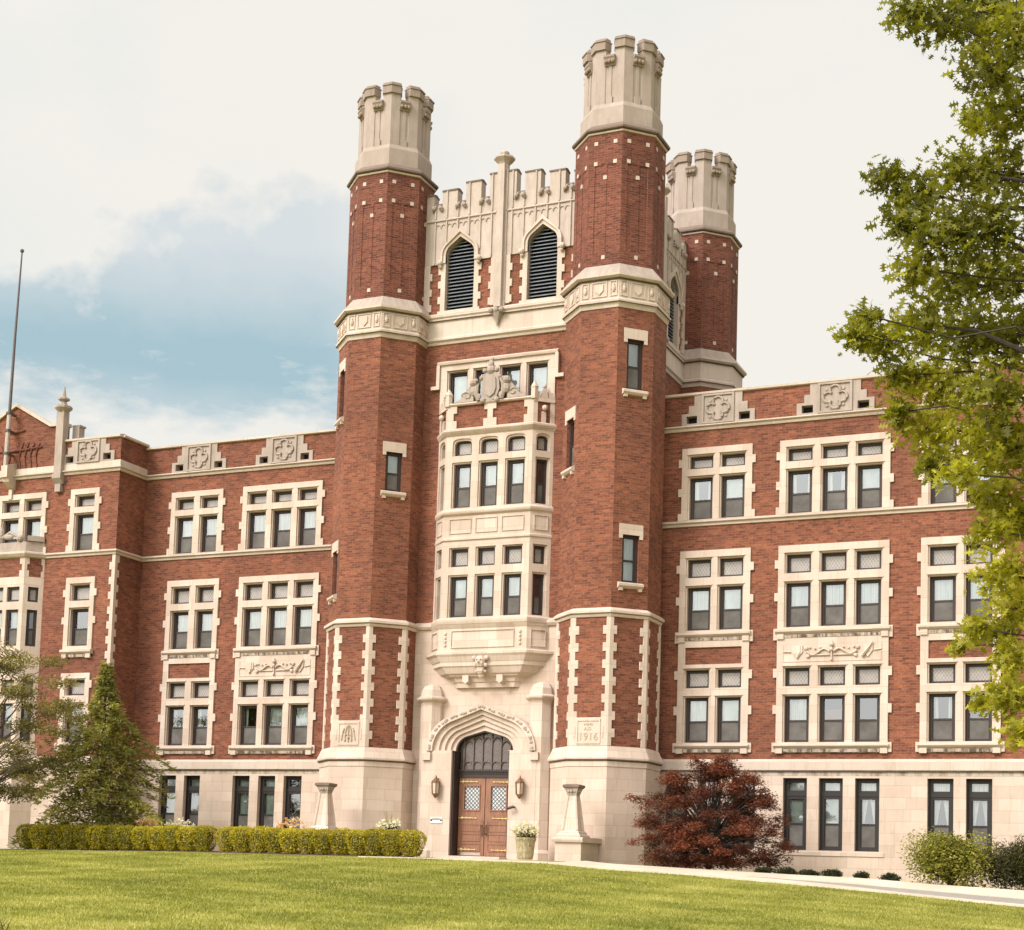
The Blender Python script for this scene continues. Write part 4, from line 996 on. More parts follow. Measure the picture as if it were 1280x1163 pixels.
# ---- stone front of the tower's ground stage and the portal
m = MB(); m.plate(FT, -2.95, 2.95, -.6, 8.12, [(-1.12, 1.12, -.6, 4.6)], 0, -.5, edges=False, reveals=False); m.build('stone_front', 'limestone_ashlar', bld)
m = MB(); m.profile(FT, -2.85, -2.12, [(0, 7.98), (.08, 8.0), (.13, 8.08), (.13, 8.15), (0, 8.24)]); m.profile(FT, 2.12, 2.85, [(0, 7.98), (.08, 8.0), (.13, 8.08), (.13, 8.15), (0, 8.24)]); m.build('string_course', 'limestone_trim', bld)
m = MB()   # portal block with stepped arch mouldings
spring = 3.86
A0 = arch(1.05, spring, 4.55, .50, 9); orders = [(1.05, 4.55, -.34, .10), (1.20, 4.72, -.02, .5), (1.38, 4.90, .10, .5), (1.56, 5.06, .20, .5), (1.76, 5.22, .27, .5), (1.98, 5.42, .38, .5)]
arcs = [arch(hw_, spring, zp, .50 + .02 * i, 9) for i, (hw_, zp, d, _) in enumerate(orders)]
for i in range(len(arcs) - 1): m.band(FT, arcs[i], arcs[i + 1], [.10, .18, .26, .34, .46][i], -.45 if i == 0 else -.02)
for sg in (1, -1):
    a, b = sorted((sg * 1.05, sg * 2.0)); m.box(FT, a, b, -.45, .40, -.6, spring)
    a, b = sorted((sg * 1.0, sg * 2.0))
    m.prism(FT, [(a, spring), (b, spring), (b, spring + .01), (a, spring + .01)], -.1, .40)
    a, b = sorted((sg * 1.80, sg * 2.10)); m.box(FT, a, b, .38, .50, 3.55, 3.80)
    # octagonal buttress with domed cap
    x, y, _ = FT.p(sg * 2.0, .02, 0)
    m.octa(x, y, [(.47, -.6), (.47, .55), (.42, .62), (.37, .66), (.37, 5.40)], True, False)
    m.octa(x, y, [(.37, 5.40), (.40, 5.48), (.50, 5.56), (.52, 5.60), (.52, 5.64), (.40, 5.70), (.36, 5.90), (.27, 6.05), (.12, 6.12)])
portal = m.build('portal', 'limestone_trim', bld)
m = MB()   # vine carving in the hood
_a = arch(1.87, spring, 5.32, .60, 22); _L = [0]
for p_, q_ in zip(_a, _a[1:]): _L.append(_L[-1] + math.hypot(q_[0] - p_[0], q_[1] - p_[1]))
for i in range(58):
    t_ = _L[-1] * i / 57; u, z = float(np.interp(t_, _L, [p_[0] for p_ in _a])), float(np.interp(t_, _L, [p_[1] for p_ in _a]))
    if i % 4 != 3: m.ball(FT.p(u + RNG.uniform(-.02, .02), .47, z + RNG.uniform(-.02, .02)), .036 + .02 * RNG.random(), (1.2, .5, 1))
m.build('vine_carving', 'limestone_weathered', portal)
for k in range(3): pass
letters('CHRISTO ET ECCLESIAE' if False else 'URSULINE', FT, 0, 5.62, .16, portal, .004, 'limestone_trim') if False else None
# door and fanlight
D = FT.sub(0, -.14)
m = MB()
m.box(D, -1.048, -.98, -.06, .44, .3, 3.86); m.box(D, .98, 1.048, -.06, .44, .3, 3.86); m.band(D, arch(1.0, 3.86, 4.50, .50, 9), arch(1.046, 3.86, 4.546, .50, 9), .22, -.04)
m.box(D, -1.05, 1.05, -.06, .08, 3.00, 3.20); m.box(D, -1.05, 1.05, -.06, .12, 3.20, 3.27)
for k in range(24): m.box(D, -1.0 + k * .0845, -.955 + k * .0845, .08, .105, 3.12, 3.18)
fan = m.build('door_frame', 'frame_brown', bld)
m = MB(); aa = arch(1.05, spring, 4.55, .50, 9); m.prism(D, [(-1.05, 3.27), (1.05, 3.27)] + list(reversed(aa)), -.05, -.02); m.build('fanlight', 'leaded_dark', fan)
m = MB()
for k in range(6):
    u = -.84 + k * .336; 
    if abs(u) > 1: continue
    zt = arc_z(aa, u) or 4.0; m.box(D, u - .022, u + .022, -.02, .03, 3.27, zt - .02)
for k in range(5):
    u = -.672 + k * .336; zt = min(4.05 + .38 * (1 - abs(u)), 4.3); a = arch(.14, zt - .12, zt + .04, .9, 6, u); m.tube([D.p(x, .02, z) for x, z in a], .022, 4)
    a = arch(.14, 3.42, 3.54, .9, 6, u); m.tube([D.p(x, .02, z) for x, z in a], .02, 4)
for sg in (1, -1): m.box(D, min(sg * .98, sg * 1.05), max(sg * .98, sg * 1.05), -.02, .05, 3.27, 3.9)
m.tube([D.p(x, .0, z) for x, z in aa], .045, 5)
m.build('fan_tracery', 'carved_oak', fan)
for sg in (-1, 1):
    u0, u1 = sorted((sg * .012, sg * .96)); uc = (u0 + u1) / 2
    m = MB(); m.plate(D, u0, u1, .42, 3.0, [(uc - .27, uc + .27, 1.95, 2.72)], .05, -.02)
    for z0, z1 in ((.56, .82), (.90, 1.14), (1.22, 1.46)): 
        for q in ((uc - .35, uc + .35, z0, z0 + .02), (uc - .35, uc + .35, z1 - .02, z1), (uc - .35, uc - .33, z0 + .02, z1 - .02), (uc + .33, uc + .35, z0 + .02, z1 - .02)): m.box(D, q[0], q[1], .05, .068, q[2], q[3])
    for q in ((uc - .31, uc + .31, 1.90, 1.95), (uc - .31, uc + .31, 2.72, 2.77), (uc - .31, uc - .27, 1.95, 2.72), (uc + .27, uc + .31, 1.95, 2.72)): m.box(D, q[0], q[1], .05, .075, q[2], q[3])
    door = m.build('door', 'door_wood', bld)
    m = MB(); m.plate(D, uc - .27, uc + .27, 1.95, 2.72, [], .01, .01, edges=False); m.build('pane', 'leaded_door', door)
    for zh in (2.86, 1.66, .62):
        m = MB(); e = sg * .93; L = -sg
        m.tube([D.p(e, .07, zh), D.p(e + L * .62, .07, zh)], [.028, .012], 5)
        for k in range(3): m.tube([D.p(e + L * (.16 + .14 * k), .07, zh), D.p(e + L * (.10 + .14 * k), .07, zh + .075 - .015 * k)], [.016, .010], 4); m.tube([D.p(e + L * (.16 + .14 * k), .07, zh), D.p(e + L * (.10 + .14 * k), .07, zh - .075 + .015 * k)], [.016, .010], 4)
        m.ball(D.p(e + L * .1, .07, zh), .045, (1, .5, 1)); m.ball(D.p(e + L * .62, .07, zh), .03, (1, .5, 1)); m.build('hinge', 'gilt', door)
    m = MB(); e = sg * .075; m.tube([D.p(e, .07, 1.12), D.p(e, .13, 1.16), D.p(e, .13, 1.40), D.p(e, .07, 1.44)], .018, 6); m.box(D, e - .035, e + .035, .05, .062, 1.06, 1.58); m.build('handle', 'bronze', door)
    m = MB(); m.box(D, uc - .36, uc + .36, .05, .058, .435, .53) if sg < 0 else m.box(D, uc - .01, uc + .01, .05, .055, .44, .46); m.build('kick_plate', 'pole_band', door)
m = MB(); m.box(D, -1.05, 1.05, -.1, 1.1, .26, .40); m.build('doorstep', 'limestone_trim', bld)
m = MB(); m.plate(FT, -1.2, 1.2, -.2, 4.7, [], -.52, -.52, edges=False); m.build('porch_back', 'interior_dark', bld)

# ================================================================ SMALL THINGS ON THE FRONT
def lantern(u, label):
    g = thing('wall_lantern', FT.p(u, .40, 2.2), label, 'lantern', 'lanterns either side of the door'); x, y, _ = FT.p(u, .56, 0)
    m = MB(); m.lathe(x, y, [(.015, 2.28), (.06, 2.33), (.11, 2.41), (.125, 2.43)], 6); m.lathe(x, y, [(.165, 2.80), (.165, 2.825), (.10, 2.89), (.05, 2.93), (.05, 2.96), (.02, 3.04)], 6)
    for k in range(6):
        a = 2 * math.pi * k / 6; m.tube([(x + .12 * math.cos(a), y + .12 * math.sin(a), 2.42), (x + .145 * math.cos(a), y + .145 * math.sin(a), 2.80)], .014, 4)
    m.build('cage', 'bronze', g)
    m = MB(); m.lathe(x, y, [(.105, 2.43), (.13, 2.80)], 6); m.build('lamp_glass', 'lamp_glass', g)
    m = MB(); m.tube([FT.p(u, .40, 2.86), FT.p(u, .56, 2.90)], .02, 5); m.box(FT, u - .04, u + .04, .40, .415, 2.72, 2.95); m.build('bracket', 'bronze', g)
lantern(-1.52, 'bronze lantern on the stone jamb above the small white notice'); lantern(1.52, 'bronze lantern on the stone jamb above the potted flowers')
g = thing('wall_notice', FT.p(-1.52, .40, 1.5), 'small white notice board with dark print fixed below a lantern', 'sign')
m = MB(); m.box(FT, -1.74, -1.30, .40, .425, 1.46, 1.66); m.build('board', 'sign_white', g)
m = MB(); 
for z in (1.615, 1.57): m.box(FT, -1.68, -1.36, .4251, .429, z, z + .022)
m.ball(FT.p(-1.70, .43, 1.56), .04, (1, .3, 1)); m.ball(FT.p(-1.34, .43, 1.56), .04, (1, .3, 1)); m.build('print', 'sign_ink', g)
g = thing('security_camera', FT.p(1.25, .40, 1.95), 'small black security camera on the jamb right of the door', 'camera')
m = MB(); m.tube([FT.p(1.30, .40, 2.02), FT.p(1.30, .55, 2.02)], .03, 6); m.build('mount', 'iron', g)
m = MB(); m.tube([FT.p(1.12, .60, 1.97), FT.p(1.34, .56, 2.03)], .045, 8); m.build('housing', 'iron', g)

def pedestal(x, y, label):
    g = thing('stone_pedestal', (x, y, .2), label, 'pedestal', 'stone pedestals flanking the entrance')
    F = Frame(x, y, 0)
    m = MB(); m.box(F, -.42, .42, -1.1, .35, -.1, .88); m.profile(F, -.50, .50, [(-1.15, .88), (.43, .88), (.46, .95), (.46, 1.0), (.38, 1.03), (-1.15, 1.03)]); m.build('base', 'limestone_trim', g)
    m = MB()
    def sq(r, z): return [F.p(-r, r, z), F.p(0, r * .86, z), F.p(r, r, z), F.p(r * .86, 0, z), F.p(r, -r, z), F.p(0, -r * .86, z), F.p(-r, -r, z), F.p(-r * .86, 0, z)]
    m.loft([sq(.40, 1.03), sq(.40, 1.08), sq(.33, 1.14), sq(.33, 1.18), sq(.25, 1.24), sq(.185, 1.8), sq(.13, 2.28)]); 
    for a, b in ((1, 1), (1, -1), (-1, 1), (-1, -1)): m.tube([F.p(a * .235, b * .235, 1.24), F.p(a * .125, b * .125, 2.28)], [.05, .03], 6)
    m.build('pillar', 'limestone_trim', g)
    m = MB(); m.loft([sq(.14, 2.28), sq(.16, 2.34), sq(.20, 2.46), sq(.22, 2.50)])
    for k in range(12):
        a = 2 * math.pi * k / 12; m.ball((x + .185 * math.cos(a), y + .185 * math.sin(a), 2.41), .045)
    m.build('capital', 'limestone_weathered', g)
    m = MB(); m.loft([sq(.23, 2.50), sq(.265, 2.54), sq(.265, 2.60), sq(.16, 2.63)]); m.build('capital_slab', 'limestone_cap', g)
pedestal(4.33, -3.95, 'tapered stone pedestal on a block right of the door, before the 1916 tablet')
pedestal(-4.33, -3.95, 'tapered stone pedestal rising behind the clipped hedge')

# flagpole on the pavilion's gable
fp = thing('flagpole', PV.p(0, .35, 13.9), 'tall thin bare flagpole on a stone bracket up the gable front', 'flagpole')
m = MB(); m.tube([PV.p(-.06, .42, 14.6), PV.p(-.03, .40, 16.9)], .085, 8); m.build('lower_pole', 'pole_band', fp)
m = MB(); m.tube([PV.p(-.03, .40, 16.88), PV.p(.02, .40, 20), PV.p(.10, .38, 23.3)], [.062, .05, .028], 8); m.build('upper_pole', 'pole_paint', fp)
m = MB(); m.ball(PV.p(.10, .38, 23.38), .08); m.build('ball_finial', 'pole_paint', fp)
m = MB()
for z in (15.3, 16.2, 16.88): m.tube([PV.p(-.04, .41, z), PV.p(-.04, .41, z + .09)], .12, 8); m.box(PV, -.10, .02, .05, .35, z, z + .07)
m.build('clamp', 'pole_paint', fp)
m = MB(); m.profile(PV, -.17, .13, [(.0, 14.0), (.14, 14.08), (.38, 14.25), (.42, 14.38), (.52, 14.40), (.52, 14.85), (.10, 15.0), (0, 15.0)]); m.box(PV, -.10, .06, .0, .12, 13.62, 14.0); m.build('bracket', 'limestone_trim', fp)

# ================================================================ GROUND
def ip(x, xs, ys): return float(np.interp(x, xs, ys))
ZTX, ZTY = [-60, -30, -16, -8, 5, 5.7, 7.7, 9.6, 11.5, 13.3, 15, 17.4, 30, 60], [.0, .15, .2, .3, .30, .24, .18, .12, .07, .03, -.07, -.16, -.7, -1.0]
ZBX, ZBY = [-60, -30, -16, -8, 1.2, 5.2, 6.8, 8.7, 10.5, 12.2, 13.9, 15.5, 17.7, 30, 60], [-.1, .05, .12, .22, .24, .20, .08, .02, -.08, -.17, -.27, -.38, -.53, -1.2, -1.5]
def ground(X, Y):
    zt, zb = ip(X, ZTX, ZTY), ip(X, ZBX, ZBY)
    if Y > -4.5: return zt
    if Y > -7.5: t = (-4.5 - Y) / 3; return zt * (1 - t) + zb * t
    t = min(1, (-7.5 - Y) / 40); return zb * (1 - t) - 1.65 * t
def sheet(xs, ys, dz, name, mat, clipf=None):
    m = MB()
    for a, b in zip(xs, xs[1:]):
        for c, d in zip(ys, ys[1:]):
            if clipf and not clipf((a + b) / 2, (c + d) / 2): continue
            m.face([(a, c, ground(a, c) + dz), (b, c, ground(b, c) + dz), (b, d, ground(b, d) + dz), (a, d, ground(a, d) + dz)])
    return m.build(name, mat)
xs = [-900, -400, -150, -60, -45] + [x for x in np.arange(-35, 40.1, 1.0)] + [50, 60, 150, 400, 900]
ys = [-900, -400, -150, -80, -60, -50] + [y for y in np.arange(-47.5, -1.4, 1.0)] + [0, 3, 30, 150, 500, 1200]
xs = [float(x) for x in xs]; ys = [float(y) for y in ys]
lawn = tag(sheet(xs, ys, 0, 'lawn', 'lawn_ground'), kind='structure')
def strip(pts_lo, pts_hi, thick, name, mat, label=None):
    """a slab between two edge lines, its top thick above the ground"""
    m = MB(); n = len(pts_lo); T_ = [[(x, y, ground(x, y) + thick) for x, y in p] for p in (pts_lo, pts_hi)]; B = [[(x, y, ground(x, y) - .15) for x, y in p] for p in (pts_lo, pts_hi)]
    for i in range(n - 1):
        m.face([T_[0][i], T_[0][i + 1], T_[1][i + 1], T_[1][i]]); m.face([B[0][i], B[0][i + 1], T_[0][i + 1], T_[0][i]]); m.face([T_[1][i], T_[1][i + 1], B[1][i + 1], B[1][i]])
    m.face([B[0][0], T_[0][0], T_[1][0], B[1][0]]); m.face([T_[0][-1], B[0][-1], B[1][-1], T_[1][-1]])
    return tag(m.build(name, mat), kind='structure')
X1 = [float(x) for x in np.arange(5.0, 45, .5)]
strip([(x, -6.15) for x in X1], [(x, -4.5) for x in X1], .035, 'sidewalk', 'concrete_walk')
X2 = [float(x) for x in np.arange(9.5, 45, .5)]
strip([(x, min(-6.16, -6.16 - (x - 9.5) * .20) if x < 15.2 else -7.30) for x in X2], [(x, -6.16) for x in X2], .02, 'driveway', 'asphalt')
strip([(x, -7.5) for x in X1], [(x, -7.31) for x in X1], .045, 'kerb', 'concrete_walk')
X3 = [float(x) for x in np.arange(5.0, 9.6, .5)] 
strip([(x, -7.3) for x in [5.0 + .5 * i for i in range(21)]], [(x, -6.17 - max(0, (x - 9.5) * .20) if x < 15.1 else -7.29) for x in [5.0 + .5 * i for i in range(21)]], .03, 'walk_edge', 'concrete_walk')
X4 = [float(x) for x in np.arange(-1.0, 5.01, .5)]
strip([(x, -7.5) for x in X4], [(x, -1.2) for x in X4], .03, 'entrance_walk', 'concrete_walk')
X5 = [float(x) for x in np.arange(-30, -1.0, .97)]
strip([(x, -4.95) for x in X5], [(x, -3.9) for x in X5], .03, 'rear_walk', 'concrete_walk')
strip([(x, -6.6 + .12 * math.sin(x * 1.7)) for x in [-16 + .3 * i for i in range(55)]], [(x, -4.98) for x in [-16 + .3 * i for i in range(55)]], .012, 'planting_bed', 'soil')

# ================================================================ PLANTS
def leaf_mesh(name, mat, P, size, shape, parent=None, origin=(0, 0, 0), flat=0.0, rnd=None, fold=0.0, up=None, rng=NR, core=None):
    """one mesh of many small leaves at points P (N,3); shape: (k,2) outline; flat 0..1 keeps leaves near level"""
    P = np.asarray(P, float); N = len(P); k = len(shape)
    sh = np.zeros((k, 3)); sh[:, :2] = shape; sh[:, 2] = fold * np.abs(sh[:, 1])
    nrm = rng.normal(size=(N, 3)); nrm[:, 2] = np.abs(nrm[:, 2]); nrm /= np.linalg.norm(nrm, axis=1)[:, None]
    nrm = nrm * (1 - flat) + np.array([0, 0, 1.]) * flat; nrm /= np.linalg.norm(nrm, axis=1)[:, None]
    a = rng.normal(size=(N, 3)) if up is None else up + rng.normal(size=(N, 3)) * .35
    a -= (a * nrm).sum(1)[:, None] * nrm; a /= np.linalg.norm(a, axis=1)[:, None] + 1e-9; b = np.cross(nrm, a)
    s = (np.asarray(size) * rng.uniform(.7, 1.25, N))[:, None, None]
    V = P[:, None, :] + s * (sh[None, :, 0:1] * a[:, None, :] + sh[None, :, 1:2] * b[:, None, :] + sh[None, :, 2:3] * nrm[:, None, :])
    V = V.reshape(-1, 3) - np.array(origin)
    me = bpy.data.meshes.new(name); me.vertices.add(N * k); me.vertices.foreach_set('co', V.ravel())
    me.loops.add(N * k); me.loops.foreach_set('vertex_index', np.arange(N * k, dtype=np.int32))
    me.polygons.add(N); me.polygons.foreach_set('loop_start', np.arange(0, N * k, k, dtype=np.int32)); 
    at = me.attributes.new('rnd', 'FLOAT', 'FACE'); r = rng.uniform(0, 1, N) if rnd is None else np.clip(rnd + rng.normal(0, .16, N), 0, 1); at.data.foreach_set('value', r.astype(np.float32))
    me.update(calc_edges=True); me.validate(); me.materials.append(MATS[mat])
    o = bpy.data.objects.new(name, me); COL.objects.link(o)
    if parent: o.parent = parent
    else: o.location = origin
    return o
OAK = np.array([(0, 0), (.10, .03), (.18, .30), (.28, .10), (.40, .12), (.46, .46), (.56, .14), (.68, .12), (.80, .34), (.84, .10), (1.05, .0), (.84, -.10), (.80, -.34), (.68, -.12), (.56, -.14), (.46, -.46), (.40, -.12), (.28, -.10), (.18, -.30), (.10, -.03)])
PALM = np.array([(0, 0), (.35, .10), (.55, .42), (.60, .12), (1.0, 0), (.60, -.12), (.55, -.42), (.35, -.10)])
OVAL = np.array([(0, 0), (.35, .24), (.7, .2), (1, 0), (.7, -.2), (.35, -.24)])
DIAM = np.array([(0, 0), (.5, .28), (1, 0), (.5, -.28)])
NEED = np.array([(0, -.05), (1, -.02), (1, .02), (0, .05)])
def in_ball(n, c, r, sc=(1, 1, 1), shell=.3, rng=NR):
    d = rng.normal(size=(n, 3)); d /= np.linalg.norm(d, axis=1)[:, None]; q = rng.uniform(shell, 1, n) ** .6
    return np.array(c) + d * (q * r)[:, None] * np.array(sc)
def curve(a, b, lift=.3, wob=.1, n=6, rng=RNG):
    a, b = Vector(a), Vector(b); L = (b - a).length; pts = []
    for i in range(n + 1):
        t = i / n; p = a.lerp(b, t); p.z += lift * L * math.sin(math.pi * t) * .5
        if 0 < i < n: p += Vector((rng.uniform(-1, 1), rng.uniform(-1, 1), rng.uniform(-1, 1))) * wob * L * .3
        pts.append(p)
    return pts

# -- big oak on the right, nearest the camera
def oak():
    CL = [(19.11,-31.42,9.34,0.26),(19.48,-31.61,9.08,0.30),(19.72,-30.71,9.60,0.40),(20.12,-31.17,9.05,0.43),(19.93,-31.46,8.50,0.34),(20.08,-30.43,8.52,0.40),(19.51,-29.27,9.07,0.23),(18.60,-29.93,8.21,0.24),(18.94,-29.86,8.02,0.32),(19.62,-31.07,7.63,0.31),(19.91,-30.08,8.01,0.41),(19.00,-31.15,7.15,0.24),(19.40,-31.25,6.92,0.34),(19.89,-31.21,6.91,0.42),(19.14,-31.21,6.57,0.26),(19.30,-29.15,7.17,0.43),(19.85,-29.18,7.14,0.42),(18.23,-29.91,6.38,0.21),(18.53,-29.78,6.27,0.26),(18.68,-31.43,6.03,0.15),(19.13,-30.89,6.06,0.33),(19.49,-29.84,6.28,0.44),(19.92,-29.35,6.35,0.42),(18.71,-29.51,5.95,0.28),(19.13,-29.24,5.89,0.43),(19.96,-31.07,5.17,0.40),(18.79,-30.13,5.33,0.20),(19.09,-29.79,5.17,0.33),(19.65,-29.99,4.92,0.40),(20.12,-30.69,4.66,0.34),(19.19,-30.26,4.66,0.18),(19.60,-31.14,4.30,0.19),(19.71,-28.70,4.63,0.36),(19.97,-28.75,4.31,0.38),(19.75,-29.73,3.97,0.23),(19.97,-30.28,3.40,0.31),(19.95,-28.54,3.29,0.38),(19.59,-29.63,2.89,0.18),(19.69,-28.71,2.99,0.23),(19.31,-28.96,2.79,0.10),(19.98,-29.60,2.57,0.25),(20.04,-29.80,2.09,0.28),(19.62,-29.46,2.06,0.12),(19.86,-29.84,2.11,0.14),(20.16,-30.43,1.66,0.17)]
    base = (23.6, -29.3, ground(23.6, -29.3)); g = thing('oak_tree', base, 'large leafy oak with lobed yellow-green leaves overhanging the right wing', 'tree')
    extra = []
    for k in range(150):
        a = RNG.uniform(0, 2 * math.pi); z = RNG.uniform(2.0, 12.5); rr = 3.6 * math.sin(math.pi * (z - .6) / 13.2) ** .7 * RNG.uniform(.35, 1)
        x, y = base[0] + rr * math.cos(a), base[1] + rr * math.sin(a)
        # keep the crown where the photo shows sky clear of it
        if (x - 22.06) * (-0.95) + (y + 47.83) * .0 > 1.55 - 0: continue
        extra.append((x, y, z, RNG.uniform(.45, .75)))
    P = []; Rn = []
    tw = MB(); tr = MB()
    tr.tube([base, (23.55, -29.35, 1.2), (23.45, -29.3, 4), (23.3, -29.4, 7.5), (23.2, -29.2, 10.5), (23.1, -29.2, 12.5)], [.36, .30, .26, .2, .12, .04], 12)
    for i, (x, y, z, r) in enumerate(CL + extra):
        z0 = max(1.2, min(10.5, z - .25 * (23.4 - x) - .6)); pts = curve((23.4, -29.3, z0), (x, y, z), .12, .10, 7); L = (Vector((x, y, z)) - Vector((23.4, -29.3, z0))).length
        near = i < len(CL)
        if near and r > .3 or (not near and i % 2 == 0): tr.tube(pts, [.012 + .013 * L * (1 - t / 7) for t in range(8)], 6)
        elif near: tw.tube(pts[3:], [.014 - .001 * t for t in range(5)], 5)
        n = int(2250 * r ** 1.75) if near else int(640 * r ** 1.3)
        n = max(n, 14)
        q = np.array((x, y, z)) + np.clip(NR.normal(0, .50, (n, 3)), -1.25, 1.25) * r * np.array([1, 1, .8]); P.append(q)
        hue = RNG.uniform(.22, .62) + (.30 if z < 4.6 else .16 if z < 6.0 else -.10); Rn.append(np.full(n, hue))  # backlight shade put into leaf colour of upper clumps; lower ones lime
        for _ in range(5 if near else 2):
            e = Vector((x, y, z)) + Vector((RNG.gauss(0, 1), RNG.gauss(0, 1), RNG.gauss(0, .7))).normalized() * r * .95
            tw.tube(curve((x, y, z), e, .1, .2, 3), [.009, .008, .006, .004], 4)
            k = 5 if near else 2; t_ = [Vector((x, y, z)).lerp(e, .55 + .5 * j / k) for j in range(k)]
            P.append(np.array([tuple(v) for v in t_]) + NR.normal(0, .03, (k, 3))); Rn.append(np.full(k, hue + .1))
    P = np.concatenate(P); Rn = np.concatenate(Rn); keep = np.ones(len(P), bool)
    up = np.tile(np.array([-.3, -.1, -.25]), (len(P), 1)) + NR.normal(0, .5, (len(P), 3))
    leaf_mesh('crown', 'oak_leaf', P, .120 * NR.uniform(.65, 1.2, len(P)), OAK, g, base, .12, Rn, .12, up)
    o_ = len(tr.v); tr.v += tw.v; tr.f += [tuple(i + o_ for i in f) for f in tw.f]; tr.build('trunk', 'bark_dark', g)
oak()

# -- Japanese maple before the right wing
def jmaple():
    b = (8.4, -3.3, ground(8.4, -3.3)); g = thing('japanese_maple', b, 'dark red spreading Japanese maple beside the right turret', 'tree')
    tr = MB(); P = []; Rn = []
    for k in range(6):
        a = 2 * math.pi * k / 6 + .4; tr.tube([b, (b[0] + .25 * math.cos(a), b[1] + .2 * math.sin(a), b[2] + .6), (b[0] + .8 * math.cos(a), b[1] + .5 * math.sin(a), b[2] + 1.5)], [.06, .045, .03], 6)
    pads = []
    for k in range(190):
        t = RNG.random() ** 1.35; z = b[2] + .16 + 2.9 * t; wmax = 2.2 * math.sin(math.pi * min(1, (t * .76 + .24))) ** .6
        a = RNG.uniform(0, 2 * math.pi); rr = wmax * RNG.uniform(.15, 1) ** .6 * (1 + .22 * math.sin(3 * a + 5 * t) * math.sin(7 * t + 1)); z += .22 * math.sin(2.3 * a + 1) * t
        pads.append((b[0] + rr * math.cos(a), b[1] + rr * .62 * math.sin(a), z + .12 * (1 - rr / 2), RNG.uniform(.22, .42)))
    for (x, z, r) in ((6.25, 2.25, .25), (6.0, 2.3, .18), (6.3, 1.5, .25), (6.1, .95, .22), (10.2, 2.1, .3), (10.4, 1.5, .22), (10.1, .75, .3), (8.1, 3.35, .25), (7.9, 3.5, .15), (8.8, 3.2, .25), (9.4, 2.9, .22), (7.3, 3.0, .25), (10.0, 2.55, .22)): pads.append((x, b[1] + RNG.uniform(-.4, .3), z, r))
    for x, y, z, r in pads:
        tr.tube(curve((b[0] + (x - b[0]) * .25, b[1] + (y - b[1]) * .25, b[2] + .5 + (z - b[2]) * .35), (x, y, z), .25, .15, 4), [.025, .018, .012, .009, .006], 4)
        n = int(1850 * r ** 1.5); d = in_ball(n, (x, y, z), r * 1.15, (1.15, 1, .5), .0); d[:, 2] -= .25 * ((d[:, 0] - x) ** 2 + (d[:, 1] - y) ** 2) / r; P.append(d); Rn.append(np.full(n, RNG.uniform(.15, .8)))
    leaf_mesh('crown', 'maple_leaf', np.concatenate(P), .085, PALM, g, b, .45, np.concatenate(Rn), .1); tr.build('trunk', 'bark_dark', g)
jmaple()

# -- conifer on the left
def conifer():
    b = (-13.15, -4.3, ground(-13.15, -4.3)); g = thing('conifer_tree', b, 'loose conical green conifer standing behind the hedge at the left', 'tree'); H = 6.5
    tr = MB(); tr.tube([b, (b[0] + .05, b[1], b[2] + H * .5), (b[0], b[1], b[2] + H)], [.13, .08, .012], 8); P = []; U = []; Rn = []
    nb = 165
    for k in range(nb):
        t = (k + .5) / nb; z = b[2] + .25 + (H - .3) * t; L = float(np.interp(t, [0, .12, .35, .55, .70, .80, .9, 1], [2.4, 3.0, 2.65, 2.0, 1.15, .55, .28, .08])) * RNG.uniform(.55, 1.08)
        if t < .12: L *= .92
        L *= 1 + .28 * math.sin(k * 2.399 * 2 + z * 1.9); a = k * 2.399 + RNG.uniform(-.3, .3); dx, dy = math.cos(a), math.sin(a) * .8
        pts = [Vector((b[0] + dx * L * s, b[1] + dy * L * s, z + L * (.22 * s - .42 * s * s))) for s in (0, .25, .5, .75, 1)]
        tr.tube(pts, [.022 * (1 - t) + .006, .015, .010, .007, .004], 4); hue = RNG.uniform(.2, .75)
        for j in range(int(28 + 66 * L)):
            s = RNG.uniform(.14, 1.03) ** .75; i = min(3, int(s * 4)); p = pts[i].lerp(pts[i + 1], s * 4 - i); w_ = .30 * L * (1.15 - s) * .6 + .10
            o_ = RNG.uniform(-1, 1) * w_; P.append((p.x - dy * o_ + RNG.gauss(0, .03), p.y + dx * o_ + RNG.gauss(0, .03), p.z - abs(o_) * .22 + RNG.gauss(0, .075)))
            U.append((dx - dy * (1 if o_ > 0 else -1) * .7, dy + dx * (1 if o_ > 0 else -1) * .7, -.25)); Rn.append(hue)
    leaf_mesh('crown', 'conifer_needle', np.array(P), .17, np.array([(0, -.07), (.5, -.16), (1, 0), (.5, .16), (0, .07)]), g, b, .4, np.array(Rn), .0, np.array(U)); tr.build('trunk', 'bark', g)
conifer()

